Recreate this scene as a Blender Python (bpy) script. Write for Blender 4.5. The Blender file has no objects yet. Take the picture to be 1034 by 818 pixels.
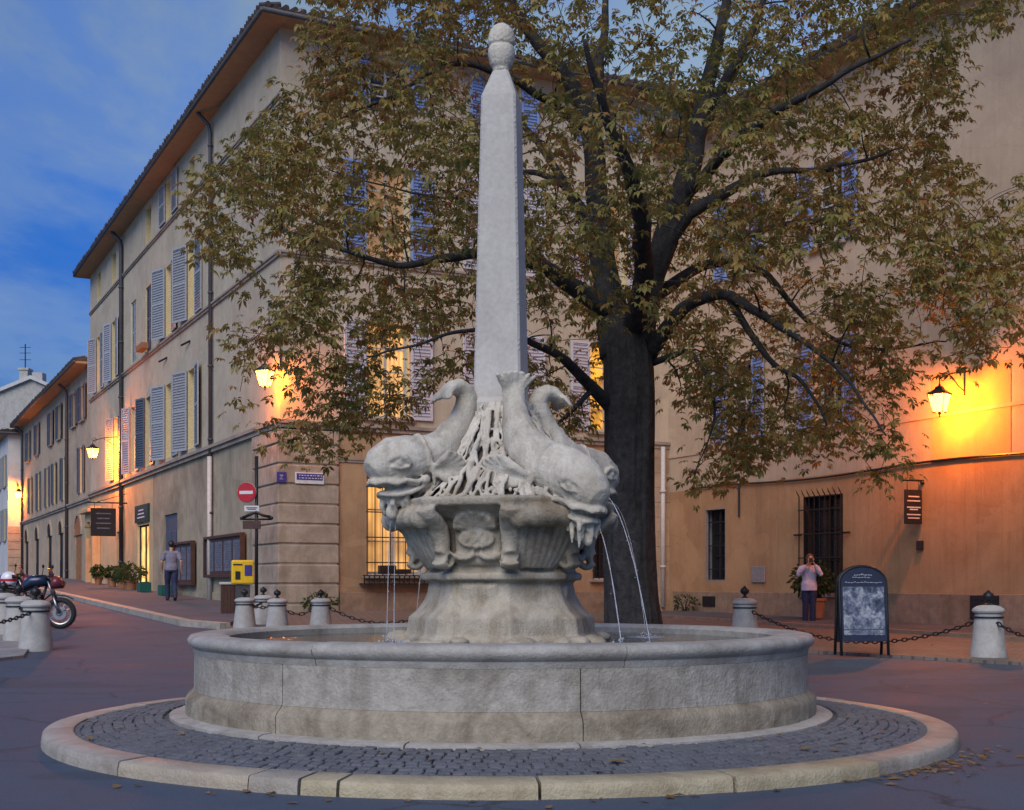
import bpy, bmesh, math, random
import numpy as np
from mathutils import Vector, Matrix, noise
random.seed(7); np.random.seed(7)
R = math.radians
SC = bpy.context.scene
COL = SC.collection
F, CX, HY, H = 1300.0, 517.0, 590.0, 1.2      # focal length and principal point of the photograph, eye height

def at(px, py, Y):
    return Vector(((px - CX) / F * Y, Y, H + (HY - py) / F * Y))
def lerp(a, b, t): return a + (b - a) * t
def sstep(t):
    t = max(0.0, min(1.0, t)); return t * t * (3 - 2 * t)

def gz(x, y):
    """height of the ground: the square is level round the fountain and climbs gently behind it, more on the left"""
    d = max(0.0, y - 16.0)
    d = d * d / (d + 4.0)
    slope = lerp(.0285, .0155, sstep((x + 5.0) / 8.0))
    return slope * min(d, 60.0)
PAVE, WALK = .05, .13
def pz(x, y): return gz(x, y) + (WALK if x < -6.1 else PAVE)

# ------------------------------------------------------------------ mesh builder
class MB:
    def __init__(s): s.bm = bmesh.new()
    def box(s, c, size, M=None, bev=0.0):
        hx, hy, hz = size[0] / 2, size[1] / 2, size[2] / 2
        c = Vector(c); vs = []
        for z in (-hz, hz):
            for x, y in ((-hx, -hy), (hx, -hy), (hx, hy), (-hx, hy)):
                p = Vector((x, y, z))
                p = (M @ p if M else p) + c
                vs.append(s.bm.verts.new(p))
        fs = []
        for f in ((3, 2, 1, 0), (4, 5, 6, 7), (0, 1, 5, 4), (1, 2, 6, 5), (2, 3, 7, 6), (3, 0, 4, 7)):
            fs.append(s.bm.faces.new([vs[i] for i in f]))
        if bev:
            es = list({e for f in fs for e in f.edges})
            bmesh.ops.bevel(s.bm, geom=es, offset=bev, segments=2, affect='EDGES', profile=.5)
        return s
    def quad(s, pts):
        s.bm.faces.new([s.bm.verts.new(p) for p in pts]); return s
    def rings(s, rings, cap=True, close=False):
        """skin a list of vertex rings"""
        vr = [[s.bm.verts.new(p) for p in r] for r in rings]
        n = len(vr[0])
        pairs = list(zip(vr[:-1], vr[1:]))
        if close: pairs.append((vr[-1], vr[0]))
        for a, b in pairs:
            for i in range(n):
                j = (i + 1) % n
                try: s.bm.faces.new((a[i], a[j], b[j], b[i]))
                except ValueError: pass
        if cap and not close:
            s.bm.faces.new(list(reversed(vr[0]))); s.bm.faces.new(vr[-1])
        return s
    def tube(s, pts, rad, n=8, flat=1.0, side=None):
        """tube along points; rad a number or a list; flat squashes across the side axis"""
        pts = [Vector(p) for p in pts]
        if not isinstance(rad, (list, tuple)): rad = [rad] * len(pts)
        out = []; prev = None
        for i, p in enumerate(pts):
            a = pts[max(0, i - 1)]; b = pts[min(len(pts) - 1, i + 1)]
            t = (b - a)
            if t.length < 1e-9: t = Vector((0, 0, 1))
            t.normalize()
            if side is not None:
                x = Vector(side); x = (x - t * x.dot(t)).normalized()
            elif prev is None:
                h = Vector((0, 0, 1)) if abs(t.z) < .9 else Vector((1, 0, 0))
                x = t.cross(h).normalized()
            else:
                x = (prev - t * prev.dot(t))
                x = x.normalized() if x.length > 1e-6 else t.orthogonal().normalized()
            prev = x
            y = t.cross(x)
            r = rad[i]
            ra, rb = (r if isinstance(r, (tuple, list)) else (r, r * flat))
            out.append([p + x * (math.cos(2 * math.pi * k / n) * ra) + y * (math.sin(2 * math.pi * k / n) * rb) for k in range(n)])
        s.rings(out); return s
    def lathe(s, prof, c=(0, 0, 0), n=32, a0=0.0, a1=2 * math.pi, axis=None, closed_profile=False):
        c = Vector(c); full = abs(a1 - a0 - 2 * math.pi) < 1e-6
        m = n if full else n + 1
        cols = []
        for k in range(m):
            a = a0 + (a1 - a0) * k / n
            col = []
            for r, z in prof:
                p = Vector((r * math.cos(a), r * math.sin(a), z))
                if axis is not None: p = axis @ p
                col.append(s.bm.verts.new(p + c))
            cols.append(col)
        q = len(prof)
        rng = range(q if closed_profile else q - 1)
        for k in range(n):
            A, B = cols[k], cols[(k + 1) % m]
            for i in rng:
                j = (i + 1) % q
                s.bm.faces.new((A[i], B[i], B[j], A[j]))
        if not full and closed_profile:
            s.bm.faces.new(list(reversed(cols[0]))); s.bm.faces.new(cols[-1])
        return s
    def ball(s, c, r, n=12, sq=(1, 1, 1), M=None):
        ret = bmesh.ops.create_icosphere(s.bm, subdivisions=2 if n >= 12 else 1, radius=1.0)
        for v in ret['verts']:
            p = Vector((v.co.x * r * sq[0], v.co.y * r * sq[1], v.co.z * r * sq[2]))
            v.co = (M @ p if M else p) + Vector(c)
        return s
    def prism(s, poly, d0, d1, fn):
        """polygon (a,b) extruded between depths d0 and d1; fn(a,b,d) -> point"""
        A = [s.bm.verts.new(fn(a, b, d0)) for a, b in poly]
        B = [s.bm.verts.new(fn(a, b, d1)) for a, b in poly]
        n = len(poly)
        s.bm.faces.new(list(reversed(A))); s.bm.faces.new(B)
        for i in range(n):
            j = (i + 1) % n
            s.bm.faces.new((A[i], A[j], B[j], B[i]))
        return s
    def mesh(s, name, smooth=False, shift=None, clean=True):
        if clean: bmesh.ops.recalc_face_normals(s.bm, faces=s.bm.faces[:])
        if shift is not None:
            for v in s.bm.verts: v.co -= shift
        if smooth:
            for f in s.bm.faces: f.smooth = True
        me = bpy.data.meshes.new(name); s.bm.to_mesh(me); s.bm.free()
        return me

def link(name, me, m=None, parent=None, M=None):
    o = bpy.data.objects.new(name, me); COL.objects.link(o)
    if m is not None and me is not None:
        me.materials.clear(); me.materials.append(m)
    if parent is not None: o.parent = parent
    if M is not None: o.matrix_local = M
    return o
def tag(o, label=None, cat=None, group=None, kind=None):
    if label: o['label'] = label
    if cat: o['category'] = cat
    if group: o['group'] = group
    if kind: o['kind'] = kind
    return o
def thing(name, label, cat, loc=(0, 0, 0), rz=0.0, group=None):
    o = bpy.data.objects.new(name, None); COL.objects.link(o)
    o.location = loc; o.rotation_euler = (0, 0, rz)
    o.empty_display_size = .2
    return tag(o, label, cat, group)
def worldpart(name, mb, m, root, smooth=False, parent=None, clean=True):
    """a part modelled in world coordinates under a root that is only translated"""
    sh = Vector(root.location)
    o = link(name, mb.mesh(name, smooth, sh, clean), m, parent or root)
    return o
def part(name, mb, m, root, smooth=False, M=None):
    return link(name, mb.mesh(name, smooth), m, root, M)
def structure(name, mb, m, smooth=False):
    return tag(link(name, mb.mesh(name, smooth), m), kind='structure')
def auto_smooth(o, ang=40):
    me = o.data
    for p in me.polygons: p.use_smooth = True
    me.set_sharp_from_angle(angle=R(ang))
    return o
def kids(o): return [c for c in bpy.data.objects if c.parent == o]
def dup(root, loc, rz, label, group=None, scale=None):
    def cp(o, par):
        c = o.copy(); COL.objects.link(c)
        if par is not None: c.parent = par
        for ch in KIDS(o): cp(ch, c)
        return c
    KIDS = lambda o: [x for x in o.children]
    c = cp(root, None); c.location = loc; c.rotation_euler = (0, 0, rz)
    c['label'] = label
    if group: c['group'] = group
    if scale: c.scale = scale
    return c

def fuse(mb, voxel, smooth=2, name='sculpture', wear=0.0, wear_scale=9.0):
    """melt overlapping solids into one carved surface"""
    me = mb.mesh(name)
    o = bpy.data.objects.new(name, me); COL.objects.link(o)
    r = o.modifiers.new('r', 'REMESH'); r.mode = 'VOXEL'; r.voxel_size = voxel
    if smooth:
        s = o.modifiers.new('s', 'SMOOTH'); s.factor = .5; s.iterations = smooth
    dg = bpy.context.evaluated_depsgraph_get(); dg.update()
    out = bpy.data.meshes.new_from_object(o.evaluated_get(dg))
    bpy.data.objects.remove(o); bpy.data.meshes.remove(me)
    if wear:
        nrm = [v.normal.copy() for v in out.vertices]
        for v, nn in zip(out.vertices, nrm):
            k = noise.noise(v.co * wear_scale) * .6 + noise.noise(v.co * wear_scale * 2.7) * .4
            v.co += nn * (k * wear)
    for p in out.polygons: p.use_smooth = True
    bm = bmesh.new(); bm.from_mesh(out)
    m2 = MB(); m2.bm.free(); m2.bm = bm
    bpy.data.meshes.remove(out)
    return m2

# ------------------------------------------------------------------ materials
def newmat(name):
    m = bpy.data.materials.new(name); m.use_nodes = True
    nt = m.node_tree; b = nt.nodes['Principled BSDF']
    return m, nt, b
def N(nt, t, **k):
    n = nt.nodes.new(t)
    for a, v in k.items():
        if a == 'inp':
            for kk, vv in v.items(): n.inputs[kk].default_value = vv
        else: setattr(n, a, v)
    return n
def L(nt, a, b): nt.links.new(a, b)
def rgba(c): return (c[0], c[1], c[2], 1)
def mixc(nt, fac, a, b, mode='MIX'):
    n = nt.nodes.new('ShaderNodeMix'); n.data_type = 'RGBA'; n.blend_type = mode
    for sock, v in ((n.inputs[0], fac), (n.inputs[6], a), (n.inputs[7], b)):
        if hasattr(v, 'links') or hasattr(v, 'is_linked'): nt.links.new(v, sock)
        elif isinstance(v, (int, float)): sock.default_value = v
        else: sock.default_value = rgba(v)
    return n.outputs[2]
def ramp(nt, fac, stops):
    n = nt.nodes.new('ShaderNodeValToRGB')
    while len(n.color_ramp.elements) < len(stops): n.color_ramp.elements.new(.5)
    for e, (p, c) in zip(n.color_ramp.elements, stops):
        e.position = p; e.color = rgba(c) if not isinstance(c, (int, float)) else (c, c, c, 1)
    nt.links.new(fac, n.inputs[0]); return n.outputs[0]
def noise_node(nt, vec, scale, detail=5, rough=.6, dist=0.0):
    n = N(nt, 'ShaderNodeTexNoise', inp={'Scale': scale, 'Detail': detail, 'Roughness': rough, 'Distortion': dist})
    nt.links.new(vec, n.inputs['Vector']); return n.outputs['Fac']
def pos(nt, scale=(1, 1, 1), rot=(0, 0, 0)):
    g = nt.nodes.new('ShaderNodeNewGeometry')
    if scale == (1, 1, 1) and rot == (0, 0, 0): return g.outputs['Position']
    m = N(nt, 'ShaderNodeMapping', inp={'Scale': scale, 'Rotation': rot}); nt.links.new(g.outputs['Position'], m.inputs['Vector'])
    return m.outputs[0]

def weathered(name, c1, c2, scale=5.0, rough=.85, bump=.25, stain=None, stain_amt=.5, streak=0.0, grain=60.0, spec=.25, grimy=0.0, big=.5, patch=0.0):
    """plaster, stone or iron: two tones broken by noise, rain streaks, grain and a fine bump"""
    m, nt, b = newmat(name)
    p = pos(nt)
    n1 = noise_node(nt, p, scale, 6, .62, .3)
    f1 = ramp(nt, n1, [(.32, 0.0), (.68, 1.0)])
    col = mixc(nt, f1, c1, c2)
    dark = tuple(x * .55 for x in c1) if stain is None else stain
    n2 = noise_node(nt, p, scale * .22 * (1 if big == .5 else big * 2), 7, .68, .6)
    f2 = ramp(nt, n2, [(.46, 0.0), (.72, stain_amt)])
    col = mixc(nt, f2, col, dark)
    if streak:
        ps = pos(nt, (5.5, 5.5, .35))
        n3 = noise_node(nt, ps, 1.0, 6, .7, .2)
        f3 = ramp(nt, n3, [(.5, 0.0), (.74, streak)])
        col = mixc(nt, f3, col, dark)
    if patch:      # repairs with their own edges, and hairline cracks
        pz_ = pos(nt, (1, 1, 1.25)); np_ = noise_node(nt, pz_, .42, 3, .45, 1.6)
        col = mixc(nt, ramp(nt, np_, [(.535, 0.0), (.548, patch)]), col, tuple(min(1, x * 1.16) for x in c2))
        np2 = noise_node(nt, pos(nt, (1, 1, 1), (0, 0, .7)), .55, 4, .55, 1.0)
        col = mixc(nt, ramp(nt, np2, [(.60, 0.0), (.62, patch * .8)]), col, tuple(x * .78 for x in c1))
        vo = N(nt, 'ShaderNodeTexVoronoi', feature='DISTANCE_TO_EDGE', inp={'Scale': .38})
        nw = N(nt, 'ShaderNodeTexNoise', inp={'Scale': 1.6, 'Detail': 6, 'Roughness': .7}); L(nt, p, nw.inputs['Vector'])
        wp_ = mixc(nt, .30, p, nw.outputs['Color'], 'ADD'); L(nt, wp_, vo.inputs['Vector'])
        col = mixc(nt, ramp(nt, vo.outputs['Distance'], [(.0, .5 * patch), (.010, 0.0)]), col, tuple(x * .4 for x in c1))
    n4 = noise_node(nt, p, grain, 3, .6)
    f4 = ramp(nt, n4, [(.25, .88), (.75, 1.08)])
    col = mixc(nt, 1.0, col, f4, 'MULTIPLY')
    L(nt, col, b.inputs['Base Color'])
    b.inputs['Roughness'].default_value = rough
    b.inputs['Specular IOR Level'].default_value = spec
    bp = N(nt, 'ShaderNodeBump', inp={'Strength': bump, 'Distance': .02})
    mixn = N(nt, 'ShaderNodeMath', operation='ADD'); L(nt, n1, mixn.inputs[0]); L(nt, n4, mixn.inputs[1])
    L(nt, mixn.outputs[0], bp.inputs['Height']); L(nt, bp.outputs[0], b.inputs['Normal'])
    return m
def plain(name, c, rough=.5, metal=0.0, spec=.4, var=.12, scale=14.0):
    m, nt, b = newmat(name)
    p = pos(nt); n = noise_node(nt, p, scale, 4, .6)
    f = ramp(nt, n, [(.3, 1 - var), (.7, 1 + var)])
    L(nt, mixc(nt, 1.0, c, f, 'MULTIPLY'), b.inputs['Base Color'])
    b.inputs['Roughness'].default_value = rough; b.inputs['Metallic'].default_value = metal
    b.inputs['Specular IOR Level'].default_value = spec
    return m
def glow(name, c, strength, mixn=0.0, scale=2.0, base=(.1, .08, .05)):
    m, nt, b = newmat(name)
    b.inputs['Base Color'].default_value = rgba(base)
    b.inputs['Emission Color'].default_value = rgba(c)
    b.inputs['Roughness'].default_value = .2
    if mixn:
        n = noise_node(nt, pos(nt), scale, 3, .5)
        f = ramp(nt, n, [(.3, 1 - mixn), (.7, 1 + mixn)])
        L(nt, mixc(nt, 1.0, c, f, 'MULTIPLY'), b.inputs['Emission Color'])
    b.inputs['Emission Strength'].default_value = strength
    return m

M = {}
M['limestone'] = weathered('carved_limestone', (.36, .31, .235), (.49, .44, .36), 6, .85, .5, (.15, .11, .065), .95, .7, 60)
M['pale_stone'] = weathered('pale_carved_stone', (.50, .455, .375), (.63, .585, .50), 6, .85, .4, (.20, .165, .12), .7, .7, 50)
M['obelisk'] = weathered('obelisk_stone', (.44, .415, .38), (.505, .48, .44), 4, .85, .08, (.36, .34, .31), .45, .35, 24)
M['basin'] = weathered('basin_stone', (.30, .275, .235), (.425, .395, .345), 11, .82, .55, (.15, .13, .10), .75, .55, 45)
M['basin_plinth'] = weathered('basin_plinth_stone', (.26, .22, .165), (.37, .32, .245), 11, .82, .55, (.11, .085, .055), .85, .5, 45)
M['rim'] = weathered('worn_rim_stone', (.32, .30, .27), (.43, .41, .375), 9, .65, .4, (.17, .15, .125), .7, 0, 60, .35)
M['kerb'] = weathered('kerb_stone', (.30, .265, .22), (.42, .38, .32), 7, .55, .5, (.15, .12, .09), .75, 0, 55, .45)
M['kerb_yellow'] = weathered('ochre_kerb_stone', (.35, .295, .185), (.46, .395, .265), 7, .55, .5, (.17, .135, .075), .75, 0, 55, .45)
M['kerb_pink'] = weathered('pinkish_kerb_stone', (0.367, 0.307, 0.220), (0.442, 0.380, 0.285), 7, .45, .45, (.2, .15, .12), .6, 0, 55, .5)
M['joint'] = plain('dark_joint', (.05, .047, .045), .95)
M['sett_joint'] = plain('sandy_joint', (.085, .085, .09), .95)
M['sett'] = weathered('basalt_sett', (.095, .10, .115), (.15, .152, .168), 7, .75, .5, (.075, .075, .082), .5, 0, 50, .3)
M['calcite'] = weathered('calcite_rockwork', (.52, .47, .39), (.64, .59, .51), 8, .85, .5, (.24, .18, .11), .7, .3, 60)
M['calcite_gap_shade'] = weathered('shade_dark_core', (.10, .08, .06), (.20, .16, .12), 9, .9, .6)  # shade between the strands put into the core's colour
M['asphalt'] = None
# facades
M['wall_upper'] = weathered('beige_render', (0.430, 0.361, 0.261), (0.499, 0.425, 0.319), 1.6, .9, .18, (0.275, 0.224, 0.172), .6, .42, 45, patch=0.17)
M['wall_front'] = weathered('cream_render', (0.437, 0.373, 0.279), (0.504, 0.437, 0.332), 1.6, .9, .18, (0.286, 0.235, 0.185), .55, .38, 45, patch=0.15)
M['wall_grey'] = weathered('grey_stained_render', (0.294, 0.246, 0.175), (0.378, 0.322, 0.231), 1.8, .92, .3, (0.143, 0.118, 0.084), .8, .55, 45, patch=0.25)
M['wall_pink'] = weathered('pink_beige_render', (0.420, 0.303, 0.169), (0.504, 0.381, 0.224), 1.7, .9, .22, (0.252, 0.168, 0.109), .65, .45, 45, patch=0.20)
M['wall_rose'] = weathered('rose_render', (0.374, 0.228, 0.124), (0.449, 0.292, 0.169), 1.7, .9, .22, (0.208, 0.128, 0.080), .75, .5, 45, patch=0.25)
M['wall_ochre'] = weathered('ochre_render', (0.389, 0.223, 0.110), (0.473, 0.290, 0.151), 1.3, .9, .22, (0.235, 0.126, 0.071), .75, .5, 45, patch=0.23)
M['wall_mauve'] = weathered('pale_mauve_render', (0.437, 0.335, 0.231), (0.504, 0.395, 0.279), 1.3, .9, .18, (0.302, 0.218, 0.160), .6, .4, 45, patch=0.17)
M['wall_lampglow'] = weathered('painted_lamp_glow', (.54, .32, .15), (.60, .37, .18), 2, .9, .15, (.44, .24, .10), .5, .3, 45)  # orange of the lantern light put into the wall colour
M['quoin'] = weathered('rusticated_stone', (0.336, 0.269, 0.202), (0.437, 0.365, 0.286), 4, .88, .5, (0.168, 0.126, 0.088), .8, .4, 55)
M['plinth'] = weathered('plinth_stone', (0.255, 0.170, 0.115), (0.340, 0.234, 0.162), 5, .9, .5, (0.145, 0.093, 0.060), .8, .4, 55)
M['ashlar'] = weathered('ashlar_stone', (0.391, 0.276, 0.187), (0.468, 0.348, 0.246), 3.5, .9, .3, (0.221, 0.153, 0.102), .6, .25, 55)
M['wall_old'] = weathered('old_street_render', (0.369, 0.290, 0.205), (0.435, 0.347, 0.252), 1.7, .9, .2, (0.230, 0.172, 0.123), .6, .4, 45, patch=0.20)
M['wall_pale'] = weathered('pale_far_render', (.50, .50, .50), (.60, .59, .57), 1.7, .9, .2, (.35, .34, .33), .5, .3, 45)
M['rubble'] = weathered('rubble_stone', (.34, .33, .31), (.52, .50, .46), 9, .92, .6, (.22, .21, .19), .5, .2, 45)
M['ledge'] = weathered('string_course_stone', (.27, .23, .19), (.36, .31, .26), 4, .88, .3, (.14, .12, .10), .7, .3, 55)
M['soffit'] = weathered('timber_soffit', (.34, .22, .13), (.42, .28, .17), 5, .8, .2, (.28, .17, .09), .4, 0, 50)
M['tile'] = weathered('old_roof_tile', (.06, .045, .04), (.11, .08, .065), 6, .85, .4, (.06, .05, .045), .6, 0, 50)
M['zinc'] = plain('grey_zinc', (.07, .07, .08), .55, .3, .4, .2)
M['pale_pipe'] = plain('pale_painted_pipe', (.48, .46, .43), .5, 0, .4, .12)
M['shutter'] = plain('grey_blue_shutter', (.33, .345, .37), .6, 0, .3, .12)
M['shutter_pale'] = plain('pale_lilac_shutter', (.50, .50, .55), .6, 0, .3, .10)
M['shutter_blue'] = plain('faded_blue_shutter', (.20, .29, .52), .6, 0, .3, .12)
M['shutter_dark'] = plain('dark_slate_shutter', (.10, .115, .15), .55, 0, .35, .2)
M['jamb'] = plain('cream_jamb_paint', (.58, .48, .27), .8, 0, .2, .12)
M['win_frame'] = plain('window_frame_paint', (.45, .43, .40), .5, 0, .4, .1)
M['dark_frame'] = plain('dark_frame_paint', (.022, .02, .022), .75, 0, .2, .2)
M['glass'] = plain('dark_window_glass', (.018, .02, .025), .06, 0, .5, .2)
M['lit'] = glow('lamplit_window', (1.0, .42, .04), .22, .8, 1.9)
M['lit_soft'] = glow('softly_lit_window', (1.0, .52, .22), .06, .6, 1.4)
M['lit_shop'] = glow('lit_shop_window', (1.0, .50, .14), .30, .55, 1.6)
M['iron'] = plain('black_iron', (.018, .018, .02), .45, .3, .5, .3)
M['wood_brown'] = plain('brown_board', (.065, .03, .02), .5, 0, .4, .25, 6)
M['wood_door'] = plain('old_timber_door', (.30, .13, .05), .6, 0, .3, .2, 5)
M['paper'] = plain('menu_paper', (.13, .13, .16), .5, 0, .3, .35, 7)
M['door_blue'] = plain('slate_blue_door', (.06, .075, .11), .5, 0, .4, .15)
M['sign_green'] = plain('dark_green_sign', (.02, .04, .035), .4, 0, .4, .3)
M['sign_mark'] = plain('pale_sign_paint', (.55, .55, .58), .5, 0, .3, .1)
M['enamel_blue'] = plain('blue_enamel', (.055, .05, .23), .3, 0, .5, .15)
M['enamel_white'] = plain('white_enamel', (.62, .60, .60), .35, 0, .5, .1)
M['sign_red'] = plain('traffic_red', (.42, .008, .02), .4, 0, .4, .12)
M['post_yellow'] = plain('letter_box_yellow', (.72, .46, .01), .4, 0, .5, .1)
M['bollard'] = weathered('bollard_stone', (.38, .37, .35), (.48, .465, .445), 9, .8, .4, (.28, .26, .23), .6, .25, 60)
M['skin'] = plain('skin', (.42, .25, .17), .5, 0, .4, .1)
M['hair'] = plain('dark_hair', (.02, .014, .01), .5, 0, .4, .3)
M['hair_brown'] = plain('brown_hair', (.09, .05, .025), .5, 0, .4, .3)
M['shirt_grey'] = plain('grey_blue_shirt', (.17, .175, .24), .85, 0, .2, .12)
M['shirt_lilac'] = plain('lilac_white_shirt', (.50, .45, .56), .85, 0, .2, .12)
M['navy'] = plain('navy_trousers', (.03, .035, .075), .85, 0, .2, .2)
M['shoe'] = plain('dark_leather', (.03, .025, .022), .5, 0, .4, .2)
M['black'] = plain('black_plastic', (.015, .015, .018), .4, 0, .5, .2)
M['rubber'] = plain('tyre_rubber', (.022, .022, .024), .75, 0, .3, .25, 30)
M['chrome'] = plain('brushed_metal', (.34, .35, .37), .38, 1.0, .5, .1)
M['bike_blue'] = plain('midnight_blue_paint', (.02, .035, .075), .25, .2, .6, .15)
M['bike_red'] = plain('dark_maroon_paint', (.13, .025, .035), .3, 0, .5, .15)
M['bike_white'] = plain('white_gloss', (.68, .67, .72), .2, 0, .6, .05)
M['board_blue'] = plain('blue_board', (.022, .024, .045), .35, 0, .5, .2)
M['pot'] = weathered('terracotta', (.28, .12, .06), (.36, .17, .09), 8, .85, .3)
M['green_plastic'] = plain('green_crate', (.01, .09, .065), .45, 0, .4, .15)

def leaf_mat(name, cols, scale=.55, trans=.45, rough=.55):
    m, nt, b = newmat(name)
    g = nt.nodes.new('ShaderNodeNewGeometry')
    n = noise_node(nt, g.outputs['Position'], scale, 4, .65)
    rnd = N(nt, 'ShaderNodeMath', operation='MULTIPLY_ADD', inp={1: .55}); L(nt, g.outputs['Random Per Island'], rnd.inputs[0])
    sc = N(nt, 'ShaderNodeMath', operation='MULTIPLY_ADD', inp={1: 1.7, 2: -.62}); L(nt, n, sc.inputs[0])
    L(nt, sc.outputs[0], rnd.inputs[2])
    k = len(cols)
    c = ramp(nt, rnd.outputs[0], [(.05 + .9 * i / (k - 1), cc) for i, cc in enumerate(cols)])
    L(nt, c, b.inputs['Base Color']); b.inputs['Roughness'].default_value = rough
    b.inputs['Specular IOR Level'].default_value = .35
    tr = N(nt, 'ShaderNodeBsdfTranslucent'); L(nt, c, tr.inputs['Color'])
    mx = N(nt, 'ShaderNodeMixShader', inp={0: trans}); L(nt, b.outputs[0], mx.inputs[1]); L(nt, tr.outputs[0], mx.inputs[2])
    L(nt, mx.outputs[0], nt.nodes['Material Output'].inputs['Surface'])
    return m
M['leaf'] = leaf_mat('chestnut_leaves', [(.10, .12, .04), (.20, .195, .055), (.33, .27, .075), (.33, .205, .065), (.31, .125, .055)])
M['leaf_green'] = leaf_mat('garden_leaves', [(.02, .045, .014), (.035, .07, .02), (.06, .09, .03), (.10, .11, .04)], 2.5)
M['leaf_dry'] = leaf_mat('fallen_leaf', [(.20, .10, .04), (.30, .17, .07), (.36, .24, .12), (.16, .07, .03)], 3)
M['bark'] = weathered('chestnut_bark', (.028, .026, .026), (.070, .064, .062), 9, .92, 1.0, (.014, .013, .013), .6, .7, 40)

# water
m, nt, b = newmat('basin_water')
b.inputs['Base Color'].default_value = (.045, .06, .05, 1); b.inputs['Roughness'].default_value = .06; b.inputs['IOR'].default_value = 1.33
n = noise_node(nt, pos(nt, (1, 1, 1)), 7, 3, .5, .8); n2 = noise_node(nt, pos(nt), 24, 2, .5)
ad = N(nt, 'ShaderNodeMath', operation='MULTIPLY_ADD', inp={1: .3}); L(nt, n2, ad.inputs[0]); L(nt, n, ad.inputs[2])
bp = N(nt, 'ShaderNodeBump', inp={'Strength': .5, 'Distance': .03}); L(nt, ad.outputs[0], bp.inputs['Height']); L(nt, bp.outputs[0], b.inputs['Normal'])
M['water'] = m
m, nt, b = newmat('falling_water')
b.inputs['Base Color'].default_value = (.72, .76, .85, 1); b.inputs['Roughness'].default_value = .15; b.inputs['Transmission Weight'].default_value = .6
b.inputs['IOR'].default_value = 1.33
M['jet'] = m
# asphalt
m, nt, b = newmat('worn_asphalt')
p = pos(nt)
n1 = noise_node(nt, p, .45, 6, .65, .4); n2 = noise_node(nt, p, 90, 3, .7); n3 = noise_node(nt, p, 3.2, 6, .7, .5)
c = mixc(nt, ramp(nt, n1, [(.35, 0.), (.7, 1.)]), (.046, .063, .094), (.071, .092, .126))
c = mixc(nt, ramp(nt, n3, [(.55, 0.), (.75, .5)]), c, (.052, .056, .068))
c = mixc(nt, 1.0, c, ramp(nt, n2, [(.25, .55), (.75, 1.45)]), 'MULTIPLY')
# tarred repairs and cracks
np_ = noise_node(nt, pos(nt, (1, 1, 1), (0, 0, .5)), .33, 3, .4, 1.2); c = mixc(nt, ramp(nt, np_, [(.575, 0.), (.582, .45)]), c, (.045, .048, .056))
vo = N(nt, 'ShaderNodeTexVoronoi', feature='DISTANCE_TO_EDGE', inp={'Scale': .42}); nw = N(nt, 'ShaderNodeTexNoise', inp={'Scale': 1.3, 'Detail': 7, 'Roughness': .75}); L(nt, p, nw.inputs['Vector'])
L(nt, mixc(nt, .5, p, nw.outputs['Color'], 'ADD'), vo.inputs['Vector']); c = mixc(nt, ramp(nt, vo.outputs['Distance'], [(0., .8), (.012, 0.)]), c, (.022, .022, .026))
n5 = noise_node(nt, p, 28, 4, .7); c = mixc(nt, ramp(nt, n5, [(.62, 0.), (.70, .35)]), c, (.20, .20, .21))
L(nt, c, b.inputs['Base Color'])
L(nt, ramp(nt, n1, [(.3, .58), (.7, .82)]), b.inputs['Roughness'])
b.inputs['Specular IOR Level'].default_value = .45
bp = N(nt, 'ShaderNodeBump', inp={'Strength': .35, 'Distance': .012}); ad = N(nt, 'ShaderNodeMath', operation='ADD'); L(nt, n2, ad.inputs[0]); L(nt, n3, ad.inputs[1])
L(nt, ad.outputs[0], bp.inputs['Height']); L(nt, bp.outputs[0], b.inputs['Normal'])
M['asphalt'] = m
# plaza paving: small stone pavers set on the diagonal of the square
def paver(name, c1, c2, mortar, w, h, rot, bump=.6):
    m, nt, b = newmat(name)
    p = pos(nt, (1, 1, 0), (0, 0, rot))
    br = N(nt, 'ShaderNodeTexBrick', inp={'Scale': 1.0, 'Mortar Size': .012, 'Mortar Smooth': .3, 'Bias': 0.0, 'Brick Width': w, 'Row Height': h})
    br.inputs['Color1'].default_value = rgba(c1); br.inputs['Color2'].default_value = rgba(c2); br.inputs['Mortar'].default_value = rgba(mortar)
    L(nt, p, br.inputs['Vector'])
    n = noise_node(nt, pos(nt), 1.4, 6, .7, .4); n4 = noise_node(nt, pos(nt), 40, 3, .6)
    c = mixc(nt, ramp(nt, n, [(.45, 0.), (.75, .55)]), br.outputs['Color'], tuple(x * .6 for x in c1))
    c = mixc(nt, 1.0, c, ramp(nt, n4, [(.25, .75), (.75, 1.25)]), 'MULTIPLY')
    L(nt, c, b.inputs['Base Color']); b.inputs['Roughness'].default_value = .7
    bp = N(nt, 'ShaderNodeBump', inp={'Strength': bump, 'Distance': .015}); L(nt, br.outputs['Fac'], bp.inputs['Height']); bp.invert = True
    L(nt, bp.outputs[0], b.inputs['Normal'])
    return m
M['paving'] = paver('stone_paving', (.15, .12, .10), (.19, .155, .13), (.085, .07, .06), .24, .15, R(27))
M['slab'] = paver('pale_paving', (.24, .23, .225), (.30, .285, .27), (.12, .11, .10), .6, .4, R(10))

M['walk'] = weathered('worn_footway_asphalt', (.072, .078, .096), (.108, .113, .130), 1.4, .75, .3, (.06, .058, .06), .5, 0, 80, .35)
M['plaque'] = plain('grey_plaque', (.24, .22, .22), .5, 0, .3, .15)
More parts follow.
